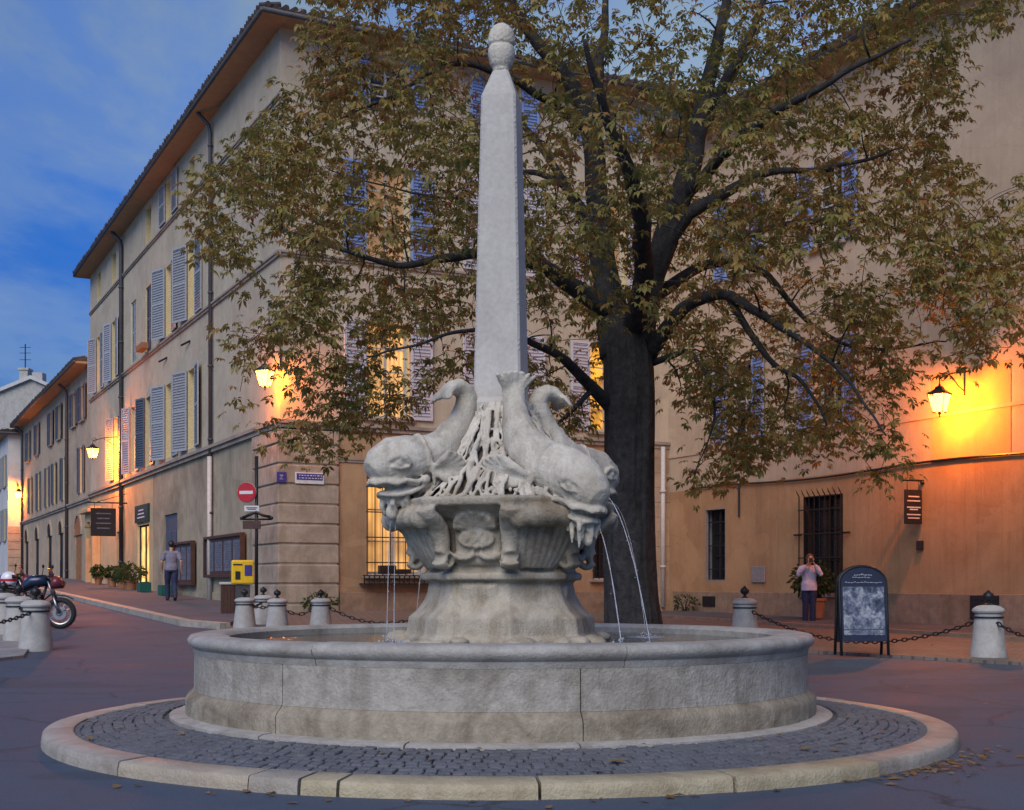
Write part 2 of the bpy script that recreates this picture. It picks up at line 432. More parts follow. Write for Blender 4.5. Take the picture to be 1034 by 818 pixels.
# curtain lit from behind, hanging in folds
m, nt, b = newmat('lit_curtain')
wv = N(nt, 'ShaderNodeTexWave', wave_type='BANDS', bands_direction='X', inp={'Scale': 2.6, 'Distortion': 1.5, 'Detail': 2.0, 'Detail Scale': .6}); L(nt, pos(nt, (1, .6, .05)), wv.inputs['Vector'])
nz = noise_node(nt, pos(nt), .9, 3, .5)
c = mixc(nt, wv.outputs['Fac'], (.75, .30, .055), (1.0, .55, .16)); c = mixc(nt, 1.0, c, ramp(nt, nz, [(.35, .35), (.65, 1.15)]), 'MULTIPLY')
L(nt, c, b.inputs['Emission Color']); b.inputs['Emission Strength'].default_value = .20; b.inputs['Base Color'].default_value = (.3, .22, .14, 1)
M['curtain'] = m
M['shutter_b'] = plain('weathered_grey_shutter', (.32, .33, .35), .65, 0, .3, .2)
M['shutter_c'] = plain('lilac_grey_shutter', (.38, .385, .43), .6, 0, .3, .15)
# ------------------------------------------------------------------ ground sheets
def sheet(name, poly, off, m, step=1.5, skirt=.18, kind='structure'):
    bm = bmesh.new()
    vs = [bm.verts.new((x, y, 0)) for x, y in poly]
    bm.faces.new(vs)
    xs = [p[0] for p in poly]; ys = [p[1] for p in poly]
    def cut(lo, hi, ax):
        k = math.floor(lo / step) + 1
        while k * step < hi:
            co = Vector((0, 0, 0)); co[ax] = k * step
            no = Vector((0, 0, 0)); no[ax] = 1
            bmesh.ops.bisect_plane(bm, geom=bm.verts[:] + bm.edges[:] + bm.faces[:], plane_co=co, plane_no=no, dist=1e-5)
            k += 1
    cut(min(xs), max(xs), 0); cut(min(ys), max(ys), 1)
    bmesh.ops.recalc_face_normals(bm, faces=bm.faces[:])
    for f in bm.faces:
        if f.normal.z < 0: f.normal_flip()
    for v in bm.verts: v.co.z = gz(v.co.x, v.co.y) + off
    if skirt:
        be = [e for e in bm.edges if len(e.link_faces) == 1]
        r = bmesh.ops.extrude_edge_only(bm, edges=be)
        for g in r['geom']:
            if isinstance(g, bmesh.types.BMVert): g.co.z -= skirt
    me = bpy.data.meshes.new(name); bm.to_mesh(me); bm.free()
    return tag(link(name, me, m), kind=kind)

# asphalt: one sheet out to the horizon
mb = MB(); bm = mb.bm
xs = [-600, -300, -150, -90] + [x * 3.0 for x in range(-24, 17)] + [70, 150, 300, 600]
ys = [-300, -120, -60, -30, -15] + [y * 3.0 for y in range(-3, 27)] + [90, 110, 150, 250, 500, 900]
grid = [[bm.verts.new((x, y, gz(x, y))) for x in xs] for y in ys]
for j in range(len(ys) - 1):
    for i in range(len(xs) - 1):
        bm.faces.new((grid[j][i], grid[j][i + 1], grid[j + 1][i + 1], grid[j + 1][i]))
structure('asphalt_road', mb, M['asphalt'], True)

U = Vector((-.4537, .8911, 0)); V = Vector((.8911, .4537, 0)); Z = Vector((0, 0, 1))
C0 = Vector((-6.12, 34, 0)); K0 = Vector((4.81, 39.56, 0))
def XY(v): return (v.x, v.y)
# raised pavement in front of the buildings and under the tree
e0 = Vector((-7.45, 29.25, 0))
sheet('footway', [XY(e0 + U * 46), (-7.75, 29.6), (-7.25, 28.6), (-6.1, 27.4), (-6.1, 34.2), XY(C0 + V * .4 + U * .4), XY(C0 + U * 46 + V * .4)], WALK, M['walk'])
sheet('pavement', [(-6.102, 27.4), (0, 25.2), (3.2, 22.9), (5.2, 21.25), (7.5, 18.6), (12.5, 14.2), (19.5, 12.0),
                   XY(K0 - U * 27 + V * .4), XY(K0 + V * .4 + U * .4), XY(C0 + V * .4 + U * .4), (-6.102, 34.2)], PAVE, M['paving'])
# pale kerb along the left pavement and the curved front edge
def kerb_run(name, pts, w=.28, h=.125, m=None, seglen=1.1):
    mb = MB()
    for (a, b) in zip(pts[:-1], pts[1:]):
        a = Vector(a); b = Vector(b); n = max(1, round((b - a).length / seglen)); d = (b - a).normalized(); nn = Vector((-d.y, d.x))
        for k in range(n):
            p = a.lerp(b, k / n) + d * .008; q = a.lerp(b, (k + 1) / n) - d * .008
            ring = []
            for pt, s in ((p, -1), (p, 1), (q, 1), (q, -1)):
                ring.append(pt + nn * (s * w / 2))
            lo = [(r.x, r.y, gz(r.x, r.y) - .1) for r in ring]
            hi = [(r.x, r.y, gz(r.x, r.y) + h) for r in ring]
            mb.rings([lo, hi])
    return structure(name, mb, m or M['kerb'])
kerb_run('pavement_kerb', [XY(e0 + U * 46), (-7.75, 29.6), (-7.25, 28.6), (-6.1, 27.4)], .26, .138)
# paved corner on the far left
sheet('corner_pavement', [(-7.55, 19.9), (-8.1, 21.6), (-9.4, 24.5), (-11.3, 28.2), (-22, 28.2), (-22, 14.5), (-8.3, 17.1)], .05, M['slab'])
# narrow raised strip along the right wall
sheet('wall_pavement', [XY(K0 - V * .15 - U * 1), XY(K0 - V * 2.6 - U * 1), XY(K0 - V * 2.6 - U * 27), XY(K0 - V * .15 - U * 27)], PAVE + .07, M['walk'])
kerb_run('wall_kerb', [XY(K0 - V * 2.7 - U * 1), XY(K0 - V * 2.7 - U * 27)], .18, PAVE + .078, M['plinth'])

# ------------------------------------------------------------------ buildings
def frame_of(O, d, n):
    """matrix of a facade: x along d, y out of the wall, z up"""
    m = Matrix.Identity(4)
    for i in range(3):
        m[i][0] = d[i]; m[i][1] = n[i]; m[i][2] = Z[i]; m[i][3] = O[i]
    return m
class Facade:
    """O is the origin on the wall line, d runs along the wall as the parameter grows, n points out of the wall"""
    def __init__(s, O, d, n, root):
        s.O, s.d, s.n, s.root = Vector(O), d, n, root
        s.x = Vector((n.y, -n.x, 0)); s.sgn = 1 if s.x.dot(d) > 0 else -1
    def p(s, a, z, out=0.0): return s.O + s.d * a + s.n * out + Z * z
    def wall(s, name, a0, a1, z0, z1, holes, m, depth=.36, out=0.0):
        mb = MB(); bm = mb.bm
        hs = [h for h in holes if h[0] < a1 and h[1] > a0 and h[2] < z1 and h[3] > z0]
        A = sorted({a0, a1} | {min(max(v, a0), a1) for h in hs for v in h[:2]})
        B = sorted({z0, z1} | {min(max(v, z0), z1) for h in hs for v in h[2:4]})
        vs = {}
        def vert(a, z):
            if (a, z) not in vs: vs[(a, z)] = bm.verts.new(s.p(a, z, out))
            return vs[(a, z)]
        for i in range(len(A) - 1):
            for j in range(len(B) - 1):
                ca, cz = (A[i] + A[i + 1]) / 2, (B[j] + B[j + 1]) / 2
                if any(h[0] < ca < h[1] and h[2] < cz < h[3] for h in hs): continue
                q = [vert(A[i], B[j]), vert(A[i + 1], B[j]), vert(A[i + 1], B[j + 1]), vert(A[i], B[j + 1])]
                if s.sgn < 0: q.reverse()
                bm.faces.new(q)
        for h in hs:       # depth of the wall in each opening
            c = [(max(h[0], a0), max(h[2], z0)), (min(h[1], a1), max(h[2], z0)), (min(h[1], a1), min(h[3], z1)), (max(h[0], a0), min(h[3], z1))]
            for k in range(4):
                (a, z), (b, w) = c[k], c[(k + 1) % 4]
                mb.quad([s.p(a, z, out), s.p(b, w, out), s.p(b, w, -depth), s.p(a, z, -depth)])
        return worldpart(name, mb, m, s.root, clean=False)
    def box(s, mb, a0, a1, z0, z1, o0, o1, bev=0):
        """a box in facade coordinates, o0..o1 out of the wall"""
        c = s.p((a0 + a1) / 2, (z0 + z1) / 2, (o0 + o1) / 2)
        M3 = Matrix((s.x, s.n, Z)).transposed()
        mb.box(c, (abs(a1 - a0), abs(o1 - o0), abs(z1 - z0)), M3, bev)
    def mat(s, a, z, out=0.0):
        m = frame_of(s.p(a, z, out) - Vector(s.root.location), s.x, s.n); return m

CACHE = {}
def cached(key, fn):
    if key not in CACHE: CACHE[key] = fn()
    return CACHE[key]
def shutter_mesh(w, h, slat=True):
    def f():
        mb = MB(); b = .07
        for x in (-w / 2 + b / 2, w / 2 - b / 2): mb.box((x, 0, h / 2), (b, .045, h))
        for z in (b / 2, h * .5, h - b / 2): mb.box((0, 0, z), (w - 2 * b - .002, .044, b))
        n = int(h / .095); rot = Matrix.Rotation(R(38), 3, 'X')
        for i in range(n):
            z = b + (h - 2 * b) * (i + .5) / n
            mb.box((0, 0, z), (w - 2 * b - .004, .05, .014), rot)
        mb.box((0, -.012, h / 2), (w - 2 * b - .01, .006, h - 2 * b))
        return mb.mesh('shutter')
    return cached(('sh', round(w, 3), round(h, 3)), f)
def window(fc, a, z0, w, h, shutters='open', sm='shutter', pane='glass', jamb='jamb', frame='win_frame', sill=True, sw=None, ajar=(0, 0), sashes=4, depth=.3, name='window'):
    root = fc.root
    if sm == 'shutter': sm = random.choice(('shutter', 'shutter_b', 'shutter_c'))
    def jm():
        mb = MB(); t = .03
        for x in (-w / 2 + t / 2, w / 2 - t / 2): mb.box((x, -depth / 2 + .004, h / 2), (t, depth, h))
        mb.box((0, -depth / 2 + .004, h - t / 2), (w - 2 * t - .002, depth, t)); mb.box((0, -depth / 2 + .004, t / 2), (w - 2 * t - .002, depth, t))
        return mb.mesh('window')
    o = link(name, cached(('jm', w, h, depth), jm), None, root, fc.mat(a, z0))
    if not o.data.materials: o.data.materials.append(M[jamb])
    o.material_slots[0].link = 'OBJECT'; o.material_slots[0].material = M[jamb]
    def fr():
        mb = MB(); y = -depth + .05; t = .03; iw = w - 2 * t; ih = h - 2 * t
        for x in (-iw / 2 + .035, 0, iw / 2 - .035): mb.box((x, y, h / 2), (.07, .06, ih - .004))
        for k in range(sashes + 1):
            z = t + .035 + (ih - .07) * k / sashes
            tt = .07 if k in (0, sashes) else .04
            for sx in (-1, 1): mb.box((sx * (iw / 4 - .0175 + .017), y, z), (iw / 2 - .1052, .05, tt))
        return mb.mesh('frame')
    def set_mat(ob, key):
        if not ob.data.materials: ob.data.materials.append(M[key])
        ob.material_slots[0].link = 'OBJECT'; ob.material_slots[0].material = M[key]
    f = link('frame', cached(('fr', w, h, depth, sashes), fr), None, o); set_mat(f, frame)
    def pn():
        mb = MB(); mb.box((0, -depth + .02, h / 2), (w - .062, .012, h - .062)); return mb.mesh('pane')
    g = link('pane', cached(('pn', w, h, depth), pn), None, o); set_mat(g, pane)
    if sill:
        def sl():
            mb = MB(); mb.box((0, .045, -.045), (w + .24, .16, .088), None, .012); return mb.mesh('sill')
        s_ = link('sill', cached(('sl', w), sl), None, o); set_mat(s_, 'ledge')
    sw = sw or w / 2
    if shutters == 'open':
        for k, sx in enumerate((-1, 1)):
            me = shutter_mesh(sw - .01, h)
            ang = ajar[k] + random.uniform(0, 7)
            # hinge on the jamb; 0 = flat against the wall
            Mx = Matrix.Translation((sx * w / 2, .045, 0)) @ Matrix.Rotation(R(ang) * sx, 4, 'Z') @ Matrix.Translation((sx * sw / 2, 0, 0))
            q = link('shutter', me, None, o, Mx); set_mat(q, sm)
    elif shutters == 'closed':
        me = shutter_mesh(w / 2 - .035, h - .07)
        for sx in (-1, 1):
            q = link('shutter', me, None, o, Matrix.Translation((sx * (w / 4 - .016), -.07, .035))); set_mat(q, sm)
    return o
def holes_for(specs): return [(a - w / 2, a + w / 2, z, z + h) for (a, z, w, h) in specs]
def drainpipe(fc, a, z0, z1, m, r=.055, jog=0.0, parent=None):
    mb = MB()
    pts = [fc.p(a, z0, .10), fc.p(a, z1 - .6, .10), fc.p(a, z1 - .35, .14), fc.p(a + jog, z1, .5)] if jog is not None else [fc.p(a, z0, .10), fc.p(a, z1, .10)]
    mb.tube(pts, r, 10)
    z = z0 + 1.2
    while z < z1 - 1:
        mb.tube([fc.p(a, z, .10), fc.p(a, z + .07, .10)], r * 1.35, 10); fc.box(mb, a - .02, a + .02, z + .01, z + .05, .0, .08); z += 2.3
    return worldpart('drainpipe', mb, m, fc.root, True)
def ledge(fc, name, a0, a1, z, h=.16, out=.11, m=None):
    mb = MB(); fc.box(mb, a0, a1, z - h, z - h * .45, .004, out * .6); fc.box(mb, a0, a1, z - h * .45 + .001, z, .004, out)
    return worldpart(name, mb, m or M['ledge'], fc.root)
def eaves(root, corners, z, over_m, tile_m, rise, inner, tile_edges):
    """soffit board, gutter, tile ends and roof slopes; corners of the roof edge, inner = ridge corners"""
    mb = MB(); n = len(corners)
    A = [Vector((c.x, c.y, z)) for c in corners]; B = [Vector((c.x, c.y, z + .10)) for c in corners]
    mb.rings([A, B]); worldpart('soffit', mb, over_m, root)
    mb = MB()
    for i in range(n):
        a, b = corners[i], corners[(i + 1) % n]; ia, ib = inner[i], inner[(i + 1) % n]
        q = [Vector((a.x, a.y, z + .18)), Vector((b.x, b.y, z + .18)), Vector((ib.x, ib.y, z + rise)), Vector((ia.x, ia.y, z + rise))]
        mb.quad(q)
        mb.quad([Vector((a.x, a.y, z + .104)), Vector((b.x, b.y, z + .104)), q[1], q[0]])
    mb.quad([Vector((c.x, c.y, z + rise)) for c in inner])
    for i in tile_edges:
        a, b = corners[i], corners[(i + 1) % n]; d = (b - a); Ln = d.length; d.normalize(); nn = Vector((d.y, -d.x, 0))
        cc = sum((Vector((c.x, c.y, 0)) for c in corners), Vector()) / n
        if nn.dot(a - cc) < 0: nn = -nn
        k = int(Ln / .24)
        for j in range(k):
            p = a + d * ((j + .5) * Ln / k); r = .085 * random.uniform(.9, 1.1); tip = random.uniform(.03, .09); lift = random.uniform(-.01, .02)
            p0 = Vector((p.x, p.y, z + .20 + lift)) + nn * tip; p1 = Vector((p.x, p.y, z + .20 + .5 * .28)) - nn * .5
            mb.tube([p0, p1], [r, r * .85], 7)
    worldpart('roof', mb, tile_m, root)
    mb = MB()
    for i in tile_edges:
        a, b = corners[i], corners[(i + 1) % n]
        mb.tube([Vector((a.x, a.y, z + .08)), Vector((b.x, b.y, z + .08))], .075, 8)
    worldpart('gutter', mb, M['zinc'], root, True)

# ---- the big corner building
g0 = gz(C0.x, C0.y)
b1 = thing('corner_building', 'tall four-storey beige building with lilac-grey shutters and a rusticated stone corner, behind the fountain', 'building', (C0.x, C0.y, g0))
LF = Facade(C0, U, -V, b1); FF = Facade(C0, V, -U, b1)
WT = 15.92
# left street facade: (along, sill, w, h)
f1 = [(10.05, 5.72, 1.15, 2.7), (13.55, 5.72, 1.15, 2.7), (17.2, 5.72, 1.15, 2.7), (20.2, 5.72, 1.15, 2.7), (24.0, 5.72, 1.15, 2.7)]
f2 = [(10.05, 10.12, 1.15, 2.55), (13.55, 10.12, 1.15, 2.55), (17.2, 10.12, 1.15, 2.55), (20.2, 10.12, 1.15, 2.55), (24.6, 10.12, 1.15, 2.55), (28.5, 10.12, 1.15, 2.55)]
f3 = [(10.05, 14.3, .9, 1.15), (13.55, 14.3, 1.1, 1.4), (17.2, 14.3, 1.1, 1.4), (24.6, 14.3, 1.0, 1.3), (28.5, 14.3, 1.0, 1.3)]
LF.wall('upper_wall', 0, 31, 5.55, WT, holes_for(f1 + f2 + f3), M['wall_upper'])
shop = (18.2, 1.2, 2.3, 2.35); dblue = (13.3, .55, 2.1, 3.15)
door = (29.2, .6, 1.5, 3.1); sdoor = (23.4, .75, 1.2, 2.7)
LF.wall('ground_floor_wall', 2.37, 16.4, -.6, 5.55, holes_for([dblue]), M['wall_grey'])
LF.wall('ground_floor_wall', 16.4, 31, -.6, 5.55, holes_for([shop, door, sdoor]), M['wall_pink'])
for i, (a, z, w, h) in enumerate(f1):
    window(LF, a, z, w, h, 'open', 'shutter' if i != 2 else 'shutter_dark', 'lit_soft' if i in (0, 1, 4) else 'glass', sw=.92 if i < 2 else .7, sill=False, ajar=(0, 16))
for i, (a, z, w, h) in enumerate(f2):
    sh = ('open', 'open', 'closed', 'closed', 'open', 'open')[i]
    window(LF, a, z, w, h, sh, 'shutter_dark' if i == 2 else 'shutter', 'lit_soft' if i in (0, 1) else 'glass', sw=.92 if i < 2 else .75, sill=False, ajar=(0, 14))
for i, (a, z, w, h) in enumerate(f3):
    window(LF, a, z, w, h, 'open' if i == 1 else 'none', 'shutter', 'lit_soft' if i == 1 else 'glass', sill=False, sw=.95)
ledge(LF, 'string_course', -.1, 31, 5.55, .22, .16); ledge(LF, 'string_course', -.1, 31, 10.02, .14, .10); ledge(LF, 'string_course', -.1, 31, 14.16, .11, .08)
drainpipe(LF, 7.15, 2.2, WT, M['zinc'], .06); drainpipe(LF, 22.4, .9, WT, M['zinc'], .085)
mb = MB(); mb.tube([LF.p(7.15, .6, .12), LF.p(7.15, 5.2, .12)], .075, 10); worldpart('drainpipe', mb, M['pale_pipe'], b1, True)
# planter under a shuttered window
mb = MB(); LF.box(mb, 16.6, 17.7, 10.13, 10.36, .12, .38, .01); worldpart('flower_box', mb, M['pot'], b1)
# canvas signs-brackets above the first floor (two thin dark brackets)
mb = MB()
for a in (10.6, 14.2):
    mb.tube([LF.p(a - .35, 9.35, .02), LF.p(a + .3, 9.3, .16)], .035, 6)
worldpart('awning_bracket', mb, M['iron'], b1)
# front facade
h1 = [(3.05, 5.75, 1.3, 2.65), (6.6, 5.75, 1.3, 2.65), (10.1, 5.75, 1.3, 2.65)]
h2 = [(3.05, 10.12, 1.3, 2.6), (6.6, 10.12, 1.3, 2.6), (10.1, 10.12, 1.3, 2.6)]
h3 = [(3.05, 14.3, 1.1, 1.3), (6.6, 14.3, 1.1, 1.3), (10.1, 14.3, 1.1, 1.3)]
hg = [(3.3, 1.45, 1.75, 2.75), (9.95, 1.35, .75, 1.5)]
FF.wall('upper_wall', 0, 12.7, 5.55, WT, holes_for(h1 + h2 + h3), M['wall_front'])
FF.wall('ground_floor_wall', 1.56, 11.35, -.6, 5.55, holes_for(hg), M['wall_rose'])
for i, (a, z, w, h) in enumerate(h1): window(FF, a, z, w, h, 'open', 'shutter_pale', ('curtain', 'glass', 'lit')[i], sw=.66, sill=True)
for i, (a, z, w, h) in enumerate(h2): window(FF, a, z, w, h, 'open', 'shutter_blue' if i == 0 else 'shutter_pale', ('lit_soft', 'glass', 'lit_soft')[i], sw=.66)
for i, (a, z, w, h) in enumerate(h3): window(FF, a, z, w, h, 'open', 'shutter_blue', 'glass', sw=.56)
ledge(FF, 'string_course', -.16, 12.3, 5.55, .20, .13); ledge(FF, 'string_course', -.1, 12.3, 10.02, .13, .09)
ledge(FF, 'string_course', 1.6, 11.3, 4.62, .12, .05)
# barred ground-floor windows
wgr = window(FF, 3.3, 1.45, 1.75, 2.75, 'none', 'shutter', 'curtain', jamb='win_frame', sashes=3, depth=.4, sill=True)
def grille(w, h, nv, nh, out=.10, crest=0):
    mb = MB()
    for i in range(nv):
        x = -w / 2 + w * i / (nv - 1); mb.box((x, out, h / 2), (.022, .022, h + (crest if crest else 0)))
        if crest: mb.tube([(x, out, h + crest / 2), (x, out + .05, h + crest), (x, out + .10, h + crest + .10)], [.012, .016, .004], 5)
    for k in range(nh):
        mb.box((0, out + .001, h * (k + .5) / nh), (w + .06, .03, .03))
    return mb
o = link('window_grille', grille(1.8, 2.75, 9, 4).mesh('window_grille'), M['iron'], wgr)
mb = MB()      # iron balconet under the barred window
FF.box(mb, 2.2, 4.45, 1.19, 1.23, .02, .34); FF.box(mb, 2.2, 4.45, 1.42, 1.45, .30, .34)
for i in range(16): FF.box(mb, 2.22 + i * .146, 2.25 + i * .146, 1.231, 1.419, .305, .335)
worldpart('balconet', mb, M['iron'], b1)
mb = MB(); FF.box(mb, 2.85, 3.35, 1.5, 1.72, -.30, -.12, .02); FF.box(mb, 3.4, 3.8, 1.5, 1.62, -.3, -.12, .02); worldpart('window_clutter', mb, M['black'], b1)
w2 = window(FF, 9.95, 1.35, .75, 1.5, 'none', 'shutter', 'glass', jamb='win_frame', frame='dark_frame', sashes=2)
link('window_grille', grille(.8, 1.5, 5, 3, .06).mesh('window_grille'), M['iron'], w2)
# rusticated corner
mb = MB(); zc = .15
M3 = Matrix((U, V, Z)).transposed()
i = 0
while zc < 5.3:
    hh = min(.53, 5.33 - zc); e = random.uniform(-.008, .008)
    u0, u1, v0, v1 = -.09 + e, 2.42, -.09 + e, 1.6
    c = C0 + U * ((u0 + u1) / 2) + V * ((v0 + v1) / 2) + Z * (zc + hh / 2)
    mb.box(c, (u1 - u0, v1 - v0, hh - .05), M3, .022)
    zc += hh; i += 1
c = C0 + U * 1.15 + V * .75 + Z * 2.6
mb.box(c, (2.42, 1.60, 5.3), M3)
worldpart('quoin', mb, M['quoin'], b1)
mb = MB()
FF.box(mb, 1.64, 11.3, -.4, .98, .003, .07, .01); worldpart('plinth', mb, M['plinth'], b1)
mb = MB()
LF.box(mb, 2.46, 12.3, -.4, .95, .003, .05, .01); worldpart('plinth', mb, M['wall_grey'], b1)
# ashlar pier at the inner corner
mb = MB(); z = .1
while z < 5.35:
    k = 0; a = 11.36
    for wd in ((.5, .42) if int(z / .45) % 2 else (.34, .58)):
        FF.box(mb, a + .006, a + wd - .006, z + .006, z + .45 - .006, -.05, .05 + random.uniform(-.005, .005), .008); a += wd
    z += .45
FF.box(mb, 11.36, 12.28, -.4, 5.5, -.2, .035)
worldpart('ashlar_pier', mb, M['ashlar'], b1)
drainpipe(FF, 12.0, .5, 5.4, M['pale_pipe'], .07, None)
# ground floor of the street side: doors, shop window, boards belonging to the wall
window(LF, *shop, 'none', 'shutter', 'lit_shop', jamb='jamb', frame='dark_frame', sashes=1, depth=.16, name='shop_window')
mb = MB(); LF.box(mb, 12.27, 14.33, .56, 3.68, -.2, -.05); 
for a in (12.6, 13.4): 
    for z in (.8, 2.0): LF.box(mb, a, a + .6, z, z + 1.1, -.049, -.03, .01)
worldpart('door', mb, M['door_blue'], b1)
mb = MB(); LF.box(mb, 22.82, 23.98, .76, 3.42, -.2, -.12)
for z in (1.0, 2.2): LF.box(mb, 23.0, 23.8, z, z + .9, -.119, -.09, .01)
worldpart('door', mb, M['door_blue'], b1)
mb = MB(); LF.box(mb, 28.47, 29.93, .6, 3.68, -.3, -.06)
for a in (28.6, 29.3):
    for z in (.9, 2.2): LF.box(mb, a, a + .5, z, z + 1.1, -.059, -.03, .012)
worldpart('door', mb, M['wood_door'], b1)
mb = MB()      # classical door case with cornice
for a in (28.1, 29.95): LF.box(mb, a, a + .36, .3, 4.1, .003, .36, .015); LF.box(mb, a - .05, a + .41, .3, .75, .003, .42, .01); LF.box(mb, a - .05, a + .41, 3.9, 4.1, .003, .41, .01)
LF.box(mb, 28.0, 30.4, 4.101, 4.5, .003, .34, .01); LF.box(mb, 27.8, 30.6, 4.501, 4.66, .003, .62, .02); LF.box(mb, 27.9, 30.5, 4.661, 4.78, .003, .5, .02)
worldpart('door_case', mb, M['wall_pink'], b1)
mb = MB(); LF.box(mb, 18.2 - 1.25, 18.2 + 1.25, 3.62, 4.3, .005, .10, .01); sg = worldpart('shop_sign', mb, M['sign_green'], b1)
mb = MB()
for k in range(3): LF.box(mb, 17.5 + k * .1, 18.9 - k * .12, 3.78 + k * .14, 3.83 + k * .14, .101, .106)
worldpart('sign_lettering', mb, M['sign_mark'], b1, parent=sg)
# back of the building and the roof
mb = MB()
P1 = C0 + U * 31; P2 = P1 + V * 20; P3 = C0 + V * 20 
def wq(a, b, z0, z1): mb.quad([Vector((a.x, a.y, z0)), Vector((b.x, b.y, z0)), Vector((b.x, b.y, z1)), Vector((a.x, a.y, z1))])
wq(P1, P2, -.5, WT); wq(P2, P3, -.5, WT)
worldpart('rear_wall', mb, M['wall_upper'], b1, clean=False)
o_ = .66
cs = [C0 - V * o_ - U * o_, P1 - V * o_ + U * .5, P2 + V * .2 + U * .5, P3 + V * .2 - U * o_]
inn = [C0 + V * 7 + U * 7, P1 + V * 7 - U * 6, P2 - V * 7 - U * 6, P3 - V * 7 + U * 7]
eaves(b1, cs, WT, M['soffit'], M['tile'], 2.4, inn, (0, 3))

# ---- the lower row house up the street
A0 = C0 + U * 31.02
b2 = thing('row_house', 'lower two-tone row house up the street with dark arched doors and slate shutters', 'building', (A0.x, A0.y, gz(A0.x, A0.y)))
RF = Facade(A0, U, -V, b2); RT = 11.75; LN = 28.7
r1 = [(2.6, 5.75, 1.1, 2.3), (8.6, 5.75, 1.0, 2.3), (12.3, 5.75, 1.0, 2.3), (15.4, 5.75, 1.0, 2.3), (19.4, 5.75, 1.0, 2.3), (23.5, 5.75, 1.0, 2.3)]
r2 = [(2.2, 9.3, 1.1, 1.75), (5.0, 9.3, 1.1, 1.75), (10.4, 9.2, 1.1, 1.9), (13.8, 9.2, 1.1, 1.9), (20.0, 9.2, 1.1, 1.9), (24.6, 9.2, 1.1, 1.9)]
ad = [(9.9, .7, 1.5, 3.3), (14.5, .7, 1.6, 3.3), (20.4, .7, 1.7, 3.3), (25.8, .7, 1.8, 3.3)]
bigd = (3.7, .5, 2.2, 3.2)
RF.wall('upper_wall', 0, LN, 5.4, RT, holes_for(r1 + r2), M['wall_old'])
RF.wall('ground_floor_wall', 0, LN, -.5, 5.4, holes_for(ad + [bigd]), M['wall_old'])
for i, (a, z, w, h) in enumerate(r1): window(RF, a, z, w, h, 'open', 'shutter_dark', 'glass', jamb='jamb', sw=.55, sill=False)
for i, (a, z, w, h) in enumerate(r2): window(RF, a, z, w, h, 'open', 'shutter_dark', 'glass', jamb='wall_old', sw=.75, sill=True)
ledge(RF, 'string_course', 0, LN, 5.4, .2, .14)
for (a, z, w, h) in ad + [bigd]:
    mb = MB(); big = w > 2
    RF.box(mb, a - w / 2 + .01, a + w / 2 - .01, z, z + h - .01, -.2, -.06)
    for k in range(2): RF.box(mb, a - w / 2 + .12 + k * w / 2, a - .1 + k * w / 2, z + .25, z + h * .55, -.059, -.03, .01)
    dd = worldpart('door', mb, M['wood_door'] if big else M['dark_frame'], b2)
    # round head over the opening: ring of voussoirs standing proud of the wall and a filled lunette
    mb = MB(); r0 = w / 2; n = 9; zt = z + h
    for k in range(n):
        t0 = math.pi * k / n; t1 = math.pi * (k + 1) / n
        poly = [(a + r * math.cos(t), zt - .02 + r * math.sin(t) * .9) for r, t in ((r0, t0), (r0 + .25, t0), (r0 + .25, t1), (r0, t1))]
        mb.prism(poly, .004, .07, lambda p, q, d: RF.p(p, q, d))
    worldpart('door_arch', mb, M['wall_old'], b2)
    mb = MB(); poly = [(a + r0 * math.cos(math.pi * k / 12), zt - .02 + r0 * .9 * math.sin(math.pi * k / 12)) for k in range(13)]
    mb.prism(poly, .002, .012, lambda p, q, d: RF.p(p, q, d)); worldpart('lunette', mb, M['wood_door'] if big else M['dark_frame'], b2)
drainpipe(RF, 7.1, .7, RT, M['zinc'], .08); drainpipe(RF, 27.6, .7, RT, M['zinc'], .08)
mb = MB(); Q1 = A0 + U * LN; Q2 = Q1 + V * 12; Q3 = A0 + V * 12
wq(Q1, Q2, -.5, RT); wq(Q2, Q3, -.5, RT); worldpart('rear_wall', mb, M['wall_old'], b2, clean=False)
eaves(b2, [A0 - V * .7, Q1 - V * .7, Q2 + V * .2, Q3 + V * .2], RT, M['soffit'], M['tile'], 1.9,
      [A0 + V * 5 + U * .5, Q1 + V * 5 - U * 4, Q2 - V * 4 - U * 4, Q3 - V * 4 + U * .5], (0,))

# ---- pale house closing the street
B0 = A0 + U * (LN + .02) - V * .85
b3 = thing('pale_house', 'pale whitewashed house at the far end of the street, beside the far lantern', 'building', (B0.x, B0.y, gz(B0.x, B0.y)))
PF = Facade(B0, U, -V, b3); EF = Facade(B0, V, -U, b3); BT = 11.3
w1 = [(2.2, 7.9, 1.1, 2.2), (5.5, 7.9, 1.1, 2.2), (9, 7.9, 1.1, 2.2)]; w0 = [(2.2, 4.2, 1.1, 2.2), (5.5, 4.2, 1.1, 2.2)]
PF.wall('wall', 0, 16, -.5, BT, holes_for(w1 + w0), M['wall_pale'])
for s_ in w1 + w0: window(PF, *s_, 'open', 'shutter', 'glass', sw=.6)
EF.wall('wall', 0, .85, -.5, BT, [], M['wall_pale'])
mb = MB(); z = .3
while z < 5: EF.box(mb, -.04, .8, z, z + .5, .004, .06, .012); z += .54
worldpart('quoin', mb, M['quoin'], b3)
mb = MB(); S1 = B0 + U * 16; S2 = S1 + V * 10; S3 = B0 + V * 10
wq(S1, S2, -.5, BT); wq(S2, S3, -.5, BT); wq(B0 + V * .85, S3, 8, BT); worldpart('rear_wall', mb, M['wall_pale'], b3, clean=False)
